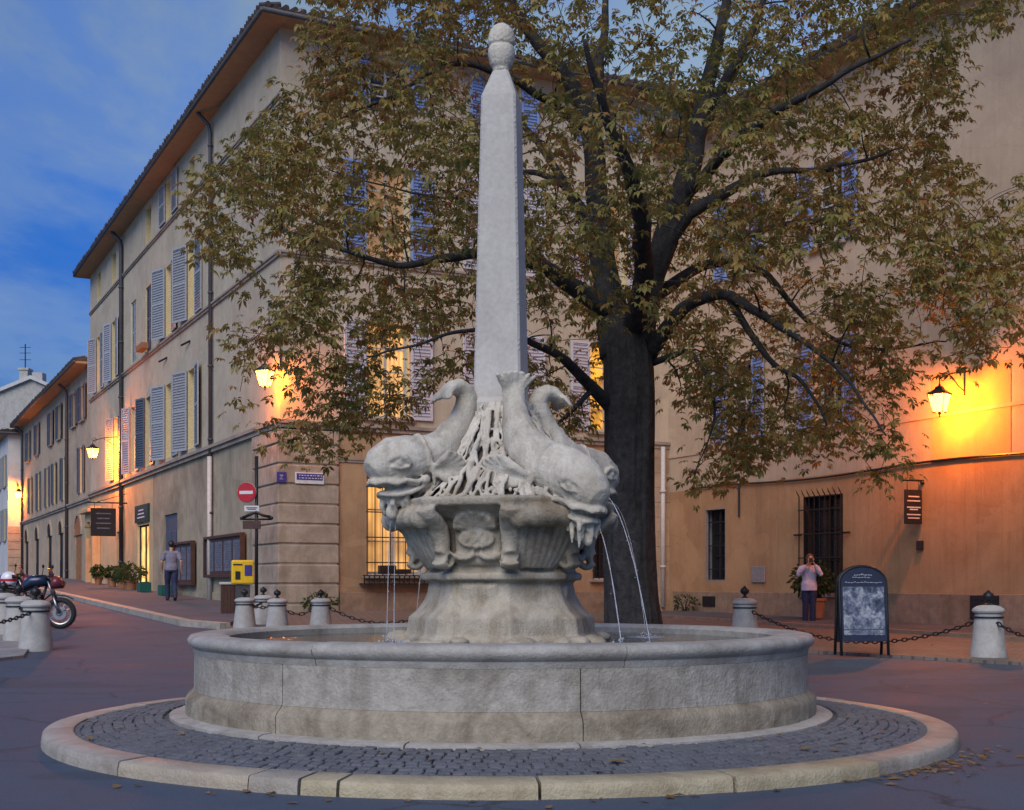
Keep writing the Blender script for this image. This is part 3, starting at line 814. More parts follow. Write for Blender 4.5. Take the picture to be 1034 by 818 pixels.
eaves(b3, [B0 - V * .5 - U * .4, S1 - V * .5, S2, S3 - U * .4], BT, M['soffit'], M['tile'], 1.6, [B0 + V * 4 + U * 3, S1 + V * 4 - U * 3, S2 - V * 4 - U * 3, S3 - V * 4 + U * 3], (0, 3))

# ---- gabled house behind the row
G0 = at(70, 590, 112); G0.z = 0
b4 = thing('gabled_house', 'far rubble-stone gabled house with a tall chimney, above the row house roof', 'building', (G0.x, G0.y, gz(G0.x, G0.y)))
GF = Facade(at(-30, 590, 112) * 1.0, Vector((1, 0, 0)), Vector((0, -1, 0)), b4); GF.O.z = 0
gw = 112 * 100 / F
mb = MB(); a = GF.p
mb.prism([(0, -1), (gw, -1), (gw, 17.6), (gw * .62, 19.0), (gw * .25, 17.7), (0, 16.8)], 0, -12, lambda p, q, d: GF.p(p, q, d)); worldpart('wall', mb, M['rubble'], b4)
mb = MB()
rl = [(-.3, 16.7), (gw * .25, 17.72), (gw * .62, 19.02), (gw + .3, 17.5), (gw + .3, 17.8), (gw * .62, 19.34), (gw * .25, 18.02), (-.3, 17.0)]
mb.prism(rl, .35, -12.3, lambda p, q, d: GF.p(p, q, d)); worldpart('roof', mb, M['wall_pale'], b4)
mb = MB(); cx = 112 * 46 / F
GF.box(mb, cx - .55, cx + .2, 17.6, 20.2, -3.2, -2.2, .02); GF.box(mb, cx - .65, cx + .3, 20.2, 20.4, -3.3, -2.1, .02); GF.box(mb, cx + .6, cx + 1.5, 18, 20.0, -3.2, -2.2, .02)
ch = worldpart('chimney', mb, M['rubble'], b4)
mb = MB(); mb.tube([GF.p(cx - .2, 20.4, -2.7), GF.p(cx - .2, 22.6, -2.7)], .05, 6)
for z in (21.2, 21.8, 22.3): mb.tube([GF.p(cx - .7, z, -2.7), GF.p(cx + .3, z, -2.7)], .025, 5)
worldpart('aerial', mb, M['iron'], b4, parent=ch)

# ---- the ochre building on the right
b5 = thing('ochre_building', 'long ochre and mauve-beige building along the right of the square with barred windows', 'building', (K0.x, K0.y, gz(K0.x, K0.y)))
OF = Facade(K0, -U, -V, b5); OT = 14.4
og = [(2.42, 1.3, 1.0, 2.1), (7.1, .95, 1.5, 2.55)]
o1 = [(3.6, 5.3, 1.15, 2.2), (7.3, 5.3, 1.15, 2.2)]; o2 = [(3.6, 9.9, 1.15, 2.2), (7.3, 9.9, 1.15, 2.2)]
OF.wall('ground_floor_wall', -.3, 30, -.6, 4.02, holes_for(og), M['wall_ochre'])
OF.wall('upper_wall', -.3, 30, 4.02, OT, holes_for(o1 + o2), M['wall_mauve'])
for s_ in o1 + o2: window(OF, *s_, 'open', 'shutter_blue', 'glass', jamb='wall_mauve', sw=.58)
wn = window(OF, *og[0], 'none', 'shutter', 'glass', jamb='plaque', frame='dark_frame', sashes=3, sill=False)
link('window_grille', grille(.9, 2.05, 4, 3, -.1).mesh('window_grille'), M['iron'], wn)
wn = window(OF, *og[1], 'none', 'shutter', 'glass', jamb='dark_frame', frame='dark_frame', sashes=3, sill=True)
gb = MB(); gb.bm.free(); gb = grille(1.62, 2.5, 9, 4, .12, .12)
for sx in (-1, 1):
    for z in (.55, 1.55): gb.box((sx * .93, .07, z), (.3, .03, .05))
link('window_grille', gb.mesh('window_grille'), M['iron'], wn)
mb = MB(); OF.box(mb, 10.87, 13.17, 4.03, 6.05, .004, .012); worldpart('painted_glow_patch', mb, M['wall_lampglow'], b5)  # thin sheet coloured as the lantern's pool of light
mb = MB(); OF.box(mb, -.2, 30, 5.05, 5.13, .004, .03); worldpart('string_course', mb, M['wall_mauve'], b5)
mb = MB()
pts = [OF.p(a, 4.0 + .05 * math.sin(a * .7), .05) for a in [1.2 + .4 * k for k in range(60)]]
mb.tube(pts, .028, 6); mb.tube([OF.p(3.6, 4.0, .05), OF.p(3.6, 3.1, .05)], .028, 6); worldpart('cable', mb, M['black'], b5)
mb = MB(); OF.box(mb, .3, 30, -.5, .98, .004, .06, .012); worldpart('plinth', mb, M['plinth'], b5)
mb = MB(); OF.box(mb, 1.9, 2.5, .55, .85, .061, .09); worldpart('cellar_vent', mb, M['black'], b5); mb = MB()
OF.box(mb, 12.1, 12.9, .42, .95, .061, .09)
for q in range(5): OF.box(mb, 12.12, 12.88, .46 + q * .1, .49 + q * .1, .0901, .11)
worldpart('cellar_vent', mb, M['black'], b5)
mb = MB(); OF.box(mb, 4.15, 4.75, 1.25, 1.7, .004, .05, .01); worldpart('wall_plaque', mb, M['plaque'], b5)
mb = MB(); OF.box(mb, 10.45, 10.62, 2.0, 2.22, .004, .08, .01); worldpart('bell_box', mb, M['black'], b5)
mb = MB(); T1 = K0 - U * 30; T2 = T1 + V * 14; T3 = K0 + U * 12 + V * 14; T4 = K0 + U * 12
wq(T1, T2, -.5, OT); wq(T2, T3, -.5, OT); worldpart('rear_wall', mb, M['wall_mauve'], b5, clean=False)
eaves(b5, [K0 - V * .65 + U * .0, T1 - V * .65 - U * .6, T2 + V * .2 - U * .6, K0 + V * 14.2], OT, M['soffit'], M['tile'], 2.0,
      [K0 + V * 6 - U * 1, T1 + V * 6 + U * 6, T2 - V * 6 + U * 6, K0 + V * 8 - U * 1], (0, 1))
# ------------------------------------------------------------------ the fountain
FX, FY = -.088, 10.8
FC = Vector((FX, FY, 0))
ft = thing('fountain', 'round limestone fountain with an obelisk and carved dolphins in the middle of the square', 'fountain', FC)
def bis(f, lo, hi):
    a = f(lo)
    for _ in range(50):
        m = (lo + hi) / 2
        if (f(m) > 0) == (a > 0): lo = m
        else: hi = m
    return (lo + hi) / 2
def ang_of(px, r):   # front angle on a ring of radius r that is seen in image column px
    return bis(lambda t: CX + F * (FX + r * math.cos(t)) / (FY + r * math.sin(t)) - px, math.pi * 1.06, math.pi * 1.94)
# island: kerb stones, setts, bed
kr0, kr1 = 3.40, 3.637
js = [ang_of(x, kr1) for x in (118, 251, 303, 342, 545, 742, 887)]
ks = [math.pi * 1.02] + js + [math.pi * 2.03]
a = ks[-1]; end = ks[0] + 2 * math.pi; nb = 9
ks += [a + (end - a) * (k + 1) / nb for k in range(nb)]
kerb = tag(bpy.data.objects.new('fountain_kerb', None), kind='structure'); COL.objects.link(kerb); kerb.location = FC
for i in range(len(ks) - 1):
    a0, a1 = ks[i], ks[i + 1]
    g = .010 / kr1; n = max(3, int((a1 - a0) / .06)); h = .09 + random.uniform(-.006, .006); dr = random.uniform(-.012, .012)
    mb = MB()
    prof = [(kr0 + .0, -.1), (kr0, h + .006), (kr0 + .010, h + .012), (kr1 - .016 + dr, h + .002), (kr1 - .004 + dr, h - .010), (kr1 + dr + .004, h - .05), (kr1 + .008 + dr, -.1)]
    mb.lathe(prof, FC, n, a0 + g, a1 - g, closed_profile=True)
    m = M['kerb_yellow'] if 2 <= i <= 5 else (M['kerb_pink'] if i == 6 else M['kerb'])
    o = worldpart('kerb_stone', mb, M['kerb_yellow'] if i in (3, 4, 5, 6) else M['kerb_pink'] if i in (1, 8) else M['kerb'], kerb); auto_smooth(o, 50)
def isl(r): return lerp(.085, .172, max(0, min(1, (3.40 - r) / .72)))
mb = MB(); mb.lathe([(3.41, -.05), (3.41, .068), (2.66, .155), (2.4, .16), (2.4, -.05)], FC, 128, closed_profile=True)
structure('cobble_bed', mb, M['sett_joint'])
mb = MB(); r = 2.73
while r < 3.34:
    w = .074; cnt = int(2 * math.pi * r / .084); off = random.random()
    for k in range(cnt):
        t = 2 * math.pi * (k + off + random.uniform(-.12, .12)) / cnt; rr = r + w / 2 + random.uniform(-.008, .008)
        c = FC + Vector((rr * math.cos(t), rr * math.sin(t), isl(rr) - .045 + random.uniform(-.004, .004)))
        Mx = Matrix.Rotation(t + random.uniform(-.09, .09), 3, 'Z') @ Matrix.Rotation(random.uniform(-.04, .04) + .11, 3, 'Y') @ Matrix.Rotation(random.uniform(-.05, .05), 3, 'X')
        mb.box(c, (w * random.uniform(.90, 1.0), .084 * random.uniform(.86, .97), .10), Mx, .010)
    r += w + .002
structure('cobbled_pavement', mb, M['sett'])
# stone step round the basin
mb = MB(); segs = 15; 
for k in range(segs):
    a0 = 2 * math.pi * k / segs + .3; a1 = 2 * math.pi * (k + 1) / segs + .3; e = random.uniform(-.006, .006)
    mb.lathe([(2.45, .05), (2.45, .19 + e), (2.66, .186 + e), (2.695, .172 + e), (2.70, .05)], FC, 8, a0 + .002, a1 - .002, closed_profile=True)
o = worldpart('step', mb, M['rim'], ft); auto_smooth(o, 45)
# basin: curved stone panels with open joints over a darker core
BR = 2.50
bj = [ang_of(x, BR) for x in (286, 586, 783)]
bj2 = [bj[0], bj[1], bj[2]]; a = bj[2]; end = bj[0] + 2 * math.pi
bj2 += [a + (end - a) * (k + 1) / 7 for k in range(7)]
wallprof = [(2.30, .18), (2.565, .18), (2.57, .30), (2.545, .335), (2.523, .36), (2.512, .375), (2.505, .55), (2.505, .655), (2.30, .655)]
for i in range(len(bj2) - 1):
    a0, a1 = bj2[i] + .0016, bj2[i + 1] - .0016
    mb = MB(); n = max(6, int((a1 - a0) / .05))
    mb.lathe([(2.30, .374), (2.512, .374), (2.506, .40), (2.505, .652), (2.30, .652)], FC, n, a0, a1, closed_profile=True)
    o = worldpart('basin_panel', mb, M['basin'], ft); auto_smooth(o, 30)
    mb = MB()
    mb.lathe([(2.30, .16), (2.57, .16), (2.572, .30), (2.560, .325), (2.535, .35), (2.520, .362), (2.514, .3725), (2.30, .3725)], FC, n, a0, a1, closed_profile=True)
    o = worldpart('basin_plinth', mb, M['basin_plinth'], ft); auto_smooth(o, 30)
mb = MB(); mb.lathe([(2.27, .10), (2.488, .10), (2.488, .70), (2.27, .70)], FC, 128, closed_profile=True)
worldpart('basin_core', mb, M['joint'], ft)
mb = MB()
rk = [bj2[i] + .12 for i in range(len(bj2) - 1)] + [bj2[0] + .12 + 2 * math.pi]
for i in range(len(rk) - 1):
    a0, a1 = rk[i] + .0012, rk[i + 1] - .0012; n = max(6, int((a1 - a0) / .045)); e = random.uniform(-.004, .004)
    mb.lathe([(2.24, .64), (2.24, .775 + e), (2.27, .80 + e), (2.33, .808 + e), (2.49, .805 + e), (2.535, .795 + e), (2.557, .765 + e), (2.552, .735 + e), (2.53, .712), (2.512, .70), (2.512, .675), (2.50, .6535), (2.50, .6532)], FC, n, a0, a1, closed_profile=True)
o = worldpart('rim', mb, M['rim'], ft); auto_smooth(o, 50)
mb = MB(); mb.lathe([(0, .12), (2.3, .12), (2.3, .11), (0, .11)], FC, 64); worldpart('basin_floor', mb, M['joint'], ft)
mb = MB(); n = 96
ctr = mb.bm.verts.new(FC + Vector((0, 0, .725)))
rg = [mb.bm.verts.new(FC + Vector((2.255 * math.cos(2 * math.pi * k / n), 2.255 * math.sin(2 * math.pi * k / n), .725))) for k in range(n)]
for k in range(n): mb.bm.faces.new((ctr, rg[k], rg[(k + 1) % n]))
structure('water', mb, M['water'])

# pedestal: octagonal body, lower panels, carved panels, volutes and shells melted into one
A_PAN = 253.0
def oct_ring(z, ap, rot=A_PAN, n=8, sub=5):
    pts = []
    rad = ap / math.cos(math.pi / n)
    for k in range(n):
        a0 = R(rot) + math.pi / n + 2 * math.pi * k / n; a1 = a0 + 2 * math.pi / n
        p, q = Vector((rad * math.cos(a0), rad * math.sin(a0), z)), Vector((rad * math.cos(a1), rad * math.sin(a1), z))
        for j in range(sub): pts.append(p.lerp(q, j / sub))
    return [FC + p for p in pts]
def pol(az, r, z, lat=0.0):
    a = R(az); return FC + Vector((r * math.cos(a) - lat * math.sin(a), r * math.sin(a) + lat * math.cos(a), z))
prof = [(.14, .775), (.765, .775), (.785, .74), (.93, .722), (.945, .706), (.985, .66), (1.05, .612), (1.13, .578), (1.20, .565), (1.225, .57), (1.235, .632), (1.29, .632), (1.30, .585), (1.34, .575), (1.45, .57), (1.60, .585), (1.70, .65), (1.765, .75), (1.80, .83), (1.815, .885), (1.872, .90), (1.888, .875)]
mb = MB(); mb.rings([oct_ring(z, a) for z, a in prof])
for q in range(4):
    pa = A_PAN + 90 * q
    # carved panel with cresting and pendant
    Mz = Matrix.Rotation(R(pa), 3, 'Z')
    mb.box(pol(pa, .535, 1.57), (.22, .40, .44), Matrix.Rotation(R(pa), 3, 'Z') @ Matrix.Rotation(R(8), 3, 'Y'), .04)
    for k in range(16):
        t = k / 16 * 6.283; mb.ball(pol(pa, .665, 1.555 + .06 * math.sin(t), .135 * math.cos(t)), .024, 8)
    for k in range(7): mb.ball(pol(pa, .668, 1.555 + .028 * math.sin(k * 2.1), -.08 + .027 * k), .026, 8)
    for k in range(7):
        t = R(180 * k / 6); mb.tube([pol(pa, .66, 1.66, .02 * math.cos(t)), pol(pa, .70 + .07 * math.sin(t), 1.665 + .115 * math.sin(t), .18 * math.cos(t))], [.026, .04], 8)
    for sx in (-1, 1):
        pts = [pol(pa, .648 + .012 * math.sin(k * .4), 1.44 - .035 * math.sin(k * .55), sx * (.02 + .033 * k)) for k in range(6)]; mb.tube(pts, .026, 8)
        # volute bracket beside the panel
        la = pa + sx * 22.5
        pts, rad = [], []
        for (r, z, w) in ((.93, 1.80, .075), (.90, 1.745, .08), (.82, 1.70, .075), (.755, 1.645, .065), (.725, 1.575, .055), (.715, 1.50, .05), (.735, 1.435, .05)):
            pts.append(pol(la, r + .015, z)); rad.append((w * 1.3, .06))
        mb.tube(pts, rad, 10, side=pol(la, 0, 0, 1) - FC)
        for k in range(12):
            t = k * .62; rr = .075 - k * .0045
            if k < 11: mb.tube([pol(la, .715 + rr * math.cos(t + .4), 1.405 - rr * math.sin(t + .4)), pol(la, .715 + (rr - .0045) * math.cos(t + 1.02), 1.405 - (rr - .0045) * math.sin(t + 1.02))], [(.078, .026)] * 2, 8, side=pol(la, 0, 0, 1) - FC)
    # fluted shell under each dolphin with a rolled lip
    sa = pa + 45
    mb.tube([pol(sa, .895 - .25 * abs(l) * abs(l) * 4 * .3, 1.735 - .02 * abs(l), l) for l in [-.30 + .06 * k for k in range(11)]], [.045, .075, .09, .086, .09, .086, .09, .086, .09, .075, .045], 12)
    for k in range(9):
        l = -1 + 2 * k / 8
        pts = [pol(sa, r - .05 * l * l, z, l * w) for r, z, w in ((.84, 1.70, .27), (.80, 1.62, .265), (.755, 1.53, .245), (.70, 1.43, .215), (.63, 1.33, .17))]
        mb.tube(pts, [.034, .036, .034, .030, .022], 8)
    for l in (-.29, .29):
        mb.ball(pol(sa, .87, 1.725, l), .095, 12, (1, .7, 1))
    # raised panel on the base
    mb.box(pol(pa, .55, 1.10), (.10, .30, .20), Mz, .02)
ped = fuse(mb, .0135, 2, 'pedestal', .006, 7)
worldpart('pedestal', ped, M['limestone'], ft, True, clean=False)
# irregular calcite apron at the foot
mb = MB()
for k in range(26):
    a = 360 * k / 26 + random.uniform(-5, 5); s_ = random.uniform(.06, .12)
    mb.ball(pol(a, .80 + random.uniform(-.02, .07), .70 + random.uniform(-.03, .05)), s_, 12, (1.2, 1.2, .6))
worldpart('calcite_crust', fuse(mb, .02, 2, 'c', .015, 11), M['limestone'], ft, True, clean=False)

# rockwork between the dolphins: strands of dripping calcite over a core darkened to stand for shade in the gaps
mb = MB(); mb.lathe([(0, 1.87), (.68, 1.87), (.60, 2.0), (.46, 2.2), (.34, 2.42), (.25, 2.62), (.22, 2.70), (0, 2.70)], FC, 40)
worldpart('rock_core', mb, M['calcite_gap_shade'], ft, True)
mb = MB()
rs = random.Random(11)
def cone_r(z): 
    t = (2.70 - z) / .82
    return .25 + .56 * t ** 1.25
strands = []
for k in range(162):
    a = 360 * k / 162 + rs.uniform(-3, 3); z = rs.choice((2.70, 2.70, 2.62, 2.5, 2.38, 2.26, 2.1)); pts, rad = [], []
    w0 = rs.choice((.008, .009, .011, .014, .019)); da = 0
    while z > 1.88:
        pts.append(pol(a, cone_r(z) + rs.uniform(-.025, .03), z)); rad.append(w0 * rs.uniform(.75, 1.5))
        da = da * .4 + rs.uniform(-2.8, 2.8); a += da; z -= rs.uniform(.04, .08)
    pts.append(pol(a, cone_r(1.88) + .02, 1.875)); rad.append(w0 * 1.7)
    if len(pts) > 2: mb.tube(pts, rad, 8)
for k in range(110):      # bridges between strands
    z = rs.uniform(1.95, 2.65); a = rs.uniform(0, 360); r = cone_r(z)
    w = rs.uniform(8, 16) * .4 / r
    mb.tube([pol(a, r, z), pol(a + w * .5, r + .012, z - .05), pol(a + w, r, z + rs.uniform(-.1, .02))], [.012, .02, .012], 6)
for k in range(60):
    z = rs.uniform(1.89, 2.0); a = rs.uniform(0, 360)
    mb.ball(pol(a, cone_r(z) + rs.uniform(-.02, .03), z), rs.uniform(.012, .03), 8)
rk_ = fuse(mb, .0075, 1, 'rockwork', .006, 18); worldpart('calcite_rockwork', rk_, M['calcite'], ft, True, clean=False)

# ---- obelisk
OR_ = R(270 - 11.0)        # front face turned a little to the left
ux, uy = Vector((math.cos(OR_), math.sin(OR_), 0)), Vector((-math.sin(OR_), math.cos(OR_), 0))
def sq(z, hw, ch=.018):
    P_ = []
    for sx, sy in ((1, -1), (1, 1), (-1, 1), (-1, -1)):
        c = FC + ux * (sx * hw) + uy * (sy * hw)
        # two points per corner -> chamfered arris
        if sx * sy < 0: P_ += [c - ux * (sx * 0) - uy * (sy * 0) - ux * (sx * ch), c - uy * (sy * ch)]
        else: P_ += [c - uy * (sy * ch), c - ux * (sx * ch)]
    # order around
    P_.sort(key=lambda p: math.atan2((p - FC).dot(uy), (p - FC).dot(ux)))
    return [Vector((p.x, p.y, z)) for p in P_]
mb = MB()
hz = lambda z: lerp(.200, .146, (z - 2.74) / (5.27 - 2.74))
mb.rings([sq(2.60, .235), sq(2.70, .235), sq(2.715, .225), sq(2.735, .205), sq(2.75, hz(2.75))] + [sq(z, hz(z)) for z in (3.2, 3.7, 4.2, 4.7, 5.0, 5.255)] + [sq(5.27, .143), sq(5.40, .098), sq(5.485, .068), sq(5.50, .058)])
ob = worldpart('obelisk', mb, M['obelisk'], ft); auto_smooth(ob, 30)
mb = MB(); z = 2.80       # beaded arrises
for sx, sy in ((1, -1), (1, 1), (-1, 1), (-1, -1)):
    mb = MB(); z = 2.80
    while z < 5.24:
        h_ = hz(z) - .0115; c = FC + ux * (sx * h_) + uy * (sy * h_); mb.ball((c.x, c.y, z), .0105 * random.uniform(.4, 1.0), 8, (1, 1, 1.8)); z += .042
    worldpart('beading', mb, M['obelisk'], ft, True)
mb = MB(); mb.lathe([(0, 5.485), (.064, 5.485), (.075, 5.505), (.07, 5.52), (.092, 5.55), (.108, 5.60), (.115, 5.65), (.112, 5.69), (.100, 5.702), (.100, 5.712), (.112, 5.722), (.112, 5.77), (.102, 5.825), (.076, 5.868), (.04, 5.895), (0, 5.90)], FC, 28)
for row in range(7):      # worn scales of the pine cone
    z = 5.735 + row * .022
    rr = math.sqrt(max(0, 1 - ((z - 5.735) / .172) ** 2)) * .108
    for k in range(12): mb.ball(pol(360 * (k + .5 * (row % 2)) / 12, rr, z), .014, 8, (1, 1, .8))
worldpart('pine_cone_finial', fuse(mb, .009, 1, 'f', .004, 20), M['pale_stone'], ft, True, clean=False)

# ---- dolphins (local: x = outward, y = sideways, z = up), bent round the axis and placed by azimuth
def dolphin(az_tail, az_head, kind, rs_=1.0):
    mb = MB()
    def ring(path):
        pts = [Vector((p[0], p[4] if len(p) > 4 else 0, p[1])) for p in path]; out = []
        for i, p in enumerate(pts):
            t = (pts[min(i + 1, len(pts) - 1)] - pts[max(0, i - 1)]).normalized()
            x = Vector((0, 1, 0)); y = t.cross(x).normalized(); x = y.cross(t).normalized()
            ra, rb = path[i][2], path[i][3]
            out.append([p + x * math.cos(2 * math.pi * k / 20) * ra + y * math.sin(2 * math.pi * k / 20) * rb for k in range(20)])
        mb.rings(out)
    body = [(1.215, 2.075, .03, .03), (1.20, 2.085, .12, .105), (1.135, 2.125, .192, .178), (1.01, 2.18, .232, .226), (.87, 2.205, .238, .225), (.74, 2.23, .218, .208),
            (.61, 2.285, .186, .176), (.50, 2.36, .155, .15), (.42, 2.455, .132, .125), (.365, 2.56, .112, .108)]
    if kind == 'curl':
        body += [(.33, 2.66, .104, .098), (.325, 2.735, .098, .088), (.35, 2.795, .098, .080), (.405, 2.825, .102, .072), (.46, 2.815, .108, .062), (.505, 2.785, .118, .05), (.535, 2.745, .125, .036)]
    else:
        body += [(.335, 2.66, .098, .088), (.325, 2.74, .096, .072), (.325, 2.80, .108, .05), (.335, 2.845, .125, .035), (.35, 2.875, .13, .022)]
    ring(body)
    # beak over an open mouth, lower jaw
    ring([(.93, 2.09, .20, .12), (1.03, 2.055, .19, .09), (1.12, 2.025, .16, .055), (1.185, 2.01, .115, .035), (1.222, 2.015, .05, .02)])
    ring([(.84, 2.00, .19, .10), (.96, 1.955, .165, .065), (1.05, 1.92, .13, .04), (1.11, 1.912, .09, .028), (1.14, 1.92, .04, .018)])
    for s in (-1, 1):
        # curled lips
        mb.tube([(.80, s * .225, 2.06), (.88, s * .236, 2.01), (.97, s * .222, 2.025), (1.05, s * .195, 1.995), (1.13, s * .15, 2.01), (1.19, s * .09, 1.995), (1.215, s * .03, 2.005)], [.018, .026, .022, .027, .022, .022, .018], 8)
        mb.tube([(.80, s * .22, 1.99), (.92, s * .20, 1.93), (1.03, s * .155, 1.90), (1.10, s * .10, 1.90), (1.135, s * .03, 1.91)], [.018, .024, .02, .02, .016], 8)
        mb.ball((.81, s * .235, 2.035), .045, 12)
        # eye under a heavy brow
        mb.ball((1.04, s * .214, 2.165), .036, 12)
        mb.tube([(.945, s * .244, 2.155), (.985, s * .243, 2.205), (1.045, s * .226, 2.222), (1.105, s * .20, 2.20), (1.14, s * .178, 2.16)], [.016, .026, .028, .024, .014], 8)
        mb.tube([(.955, s * .244, 2.14), (1.025, s * .232, 2.118), (1.10, s * .20, 2.13)], .015, 6)
        # gill frill and fan-shaped fin
        for k in range(8):
            t = k / 7
            a = lerp(-.85, 1.15, t)
            base = Vector((.735, s * .20, 2.12)); L_ = lerp(.25, .20, abs(t - .4))
            tip = base + Vector((-math.cos(a) * L_, s * (.09 + .012 * k), math.sin(a) * L_ * .75))
            mid = base.lerp(tip, .55) + Vector((0, s * .03, .0))
            mb.tube([base, mid, tip], [.026, .037, .022], 8)
        mb.tube([(.745 + .03 * math.cos(R(t)), s * (.185 + .05 * math.sin(R(t))), 2.14 + .17 * math.cos(R(t))) for t in range(20, 161, 20)], .016, 6)
    # collar groove ridge behind the head
    mb.tube([(.775 + .02 * math.sin(R(t)), .232 * math.cos(R(t)), 2.225 + .222 * math.sin(R(t))) for t in range(-20, 201, 20)], .008, 6)
    # dorsal crest
    mb.tube([(.60, 0, 2.455), (.545, 0, 2.51), (.50, 0, 2.53), (.47, 0, 2.50)], [.02, .026, .022, .012], 8)
    # scalloped tail fan
    nf = 7
    for k in range(nf):
        t = -1 + 2 * k / (nf - 1)
        if kind == 'curl':
            mb.tube([(.48, t * .06, 2.80), (.54, t * .12, 2.765), (.575, t * .165, 2.705 + .02 * (1 - t * t))], [(.04, .03), (.042, .026), (.030, .016)], 8)
        else:
            mb.tube([(.33, t * .05, 2.76), (.35, t * .115, 2.845), (.385, t * .165, 2.90 + .03 * (1 - t * t))], [(.03, .024), (.036, .022), (.022, .014)], 8)
    # calcite beard hanging from the mouth
    rb = random.Random(int(az_tail))
    for k in range(22 if kind == 'fan' else 14):
        x, y = rb.uniform(.90, 1.10), rb.uniform(-.13, .13); z0 = 1.92; ln = rb.uniform(.05, .24) * (1 if x < 1.12 else .6)
        mb.tube([(x, y, z0), (x + rb.uniform(-.02, .02), y + rb.uniform(-.02, .02), z0 - ln * .6), (x + rb.uniform(-.03, .01), y, z0 - ln)], [.03, .026, .012], 6)
    mb.ball((.99, .0, 1.87), .08, 12, (1, 1.3, .9)); mb.ball((1.03, .03, 1.76), .055, 12, (1, 1, 1.3))
    for v in mb.bm.verts:
        r, l, z = v.co
        t = sstep((r - .42) / .55); az = lerp(az_tail, az_head, t)
        if kind == 'fan': z -= .20 * sstep((r - .38) / .95) * 1.15; l *= lerp(1, .9, t)
        if r > .5: r = .5 + (r - .5) * rs_
        k_ = sstep((r - .5) / .25); l *= lerp(1, .90, k_); z = lerp(z, 2.0 + (z - 2.0) * .94, k_) if kind == 'curl' else z - .02 * k_
        v.co = pol(az, r, z, l)
    d = fuse(mb, .0105, 2, 'dolphin', .0045, 13)
    return worldpart('dolphin', d, M['pale_stone'], ft, True, clean=False)
tag(dolphin(208, 209, 'curl', .965), 'carved dolphin on the left with a curled tail')
tag(dolphin(289, 311, 'fan', .95), 'carved dolphin with an upright fan tail')
dolphin(18, 34, 'curl', .95); dolphin(118, 122, 'curl')
# thin falling jets
def jet(p, v, r0=.0022, r1=.0040, zend=.72):
    pts, rad = [], []; p = Vector(p); v = Vector(v); t = 0
    while True:
        q = p + v * t + Vector((0, 0, -4.9 * t * t))
        if q.z < zend: break
        pts.append(q); rad.append(lerp(r0, r1, min(1, t / .45)) * random.uniform(.75, 1.25)); t += .018
    mb = MB(); mb.tube(pts, rad, 7)
    for k in range(12):
        j = random.randrange(len(pts) // 2, len(pts)); mb.ball(pts[j] + Vector((random.gauss(0, .008), random.gauss(0, .008), random.gauss(0, .02))), random.uniform(.0015, .0035), 8, (1, 1, 1.6))
    worldpart('water_jet', mb, M['jet'], ft, True); splash(pts[-1], 40, len(pts))
def splash(c, n, seed):
    rq = random.Random(seed); mb = MB(); c = Vector(c)
    for k in range(n):
        a = rq.uniform(0, 6.283); r = abs(rq.gauss(0, .045)); mb.ball((c.x + r * math.cos(a), c.y + r * math.sin(a), .727 + abs(rq.gauss(0, .035)) * (1 - min(1, r / .12))), rq.uniform(.003, .010), 8)
    for q in range(3):
        R_ = .05 + .055 * q; mb.tube([(c.x + R_ * math.cos(t), c.y + R_ * math.sin(t), .7245) for t in [6.283 * j / 20 for j in range(21)]], .004, 5)
    worldpart('splash', mb, M['jet'], ft, True)
def dirv(az, s): return Vector((math.cos(R(az)) * s, math.sin(R(az)) * s, 0))
jet(pol(314, 1.11, 1.91), dirv(322, .95) + Vector((0, 0, -.05)))
jet(pol(315, 1.02, 1.72), dirv(325, .62) + Vector((0, 0, -.35)), .0025, .005)
jet(pol(209, 1.0, 1.78), dirv(209, .10), .002, .004)
jet(pol(209, .965, 1.72), dirv(209, .04), .0018, .0035)
jet(pol(33, 1.16, 1.92), dirv(33, .8)); jet(pol(122, 1.16, 1.92), dirv(122, .8))
# ------------------------------------------------------------------ the chestnut tree
TY = 22.0
tb = at(638, 0, TY); TB = Vector((tb.x, TY, pz(tb.x, TY)))
tr = thing('chestnut_tree', 'big horse chestnut with olive-brown autumn leaves and a dark trunk behind the fountain', 'tree', TB)
def limb(pts, n=7):
    """(px,py,depth offset,radius) picked off the photograph, smoothed to a chain"""
    P_ = [(at(a, b, TY + d), r) for a, b, d, r in pts]
    out = []
    m = len(P_)
    for i in range(m - 1):
        p0, p1, p2, p3 = P_[max(0, i - 1)], P_[i], P_[i + 1], P_[min(m - 1, i + 2)]
        for k in range(n):
            t = k / n
            q = .5 * ((2 * p1[0]) + (p2[0] - p0[0]) * t + (2 * p0[0] - 5 * p1[0] + 4 * p2[0] - p3[0]) * t * t + (3 * p1[0] - p0[0] - 3 * p2[0] + p3[0]) * t ** 3)
            w = .05 * (1 if i else t)
            q = q + Vector((noise.noise(q * 1.7), noise.noise(q * 1.7 + Vector((9, 3, 1))), noise.noise(q * 1.7 + Vector((2, 7, 5))))) * w
            out.append((q, lerp(p1[1], p2[1], t)))
    out.append(P_[-1]); return out
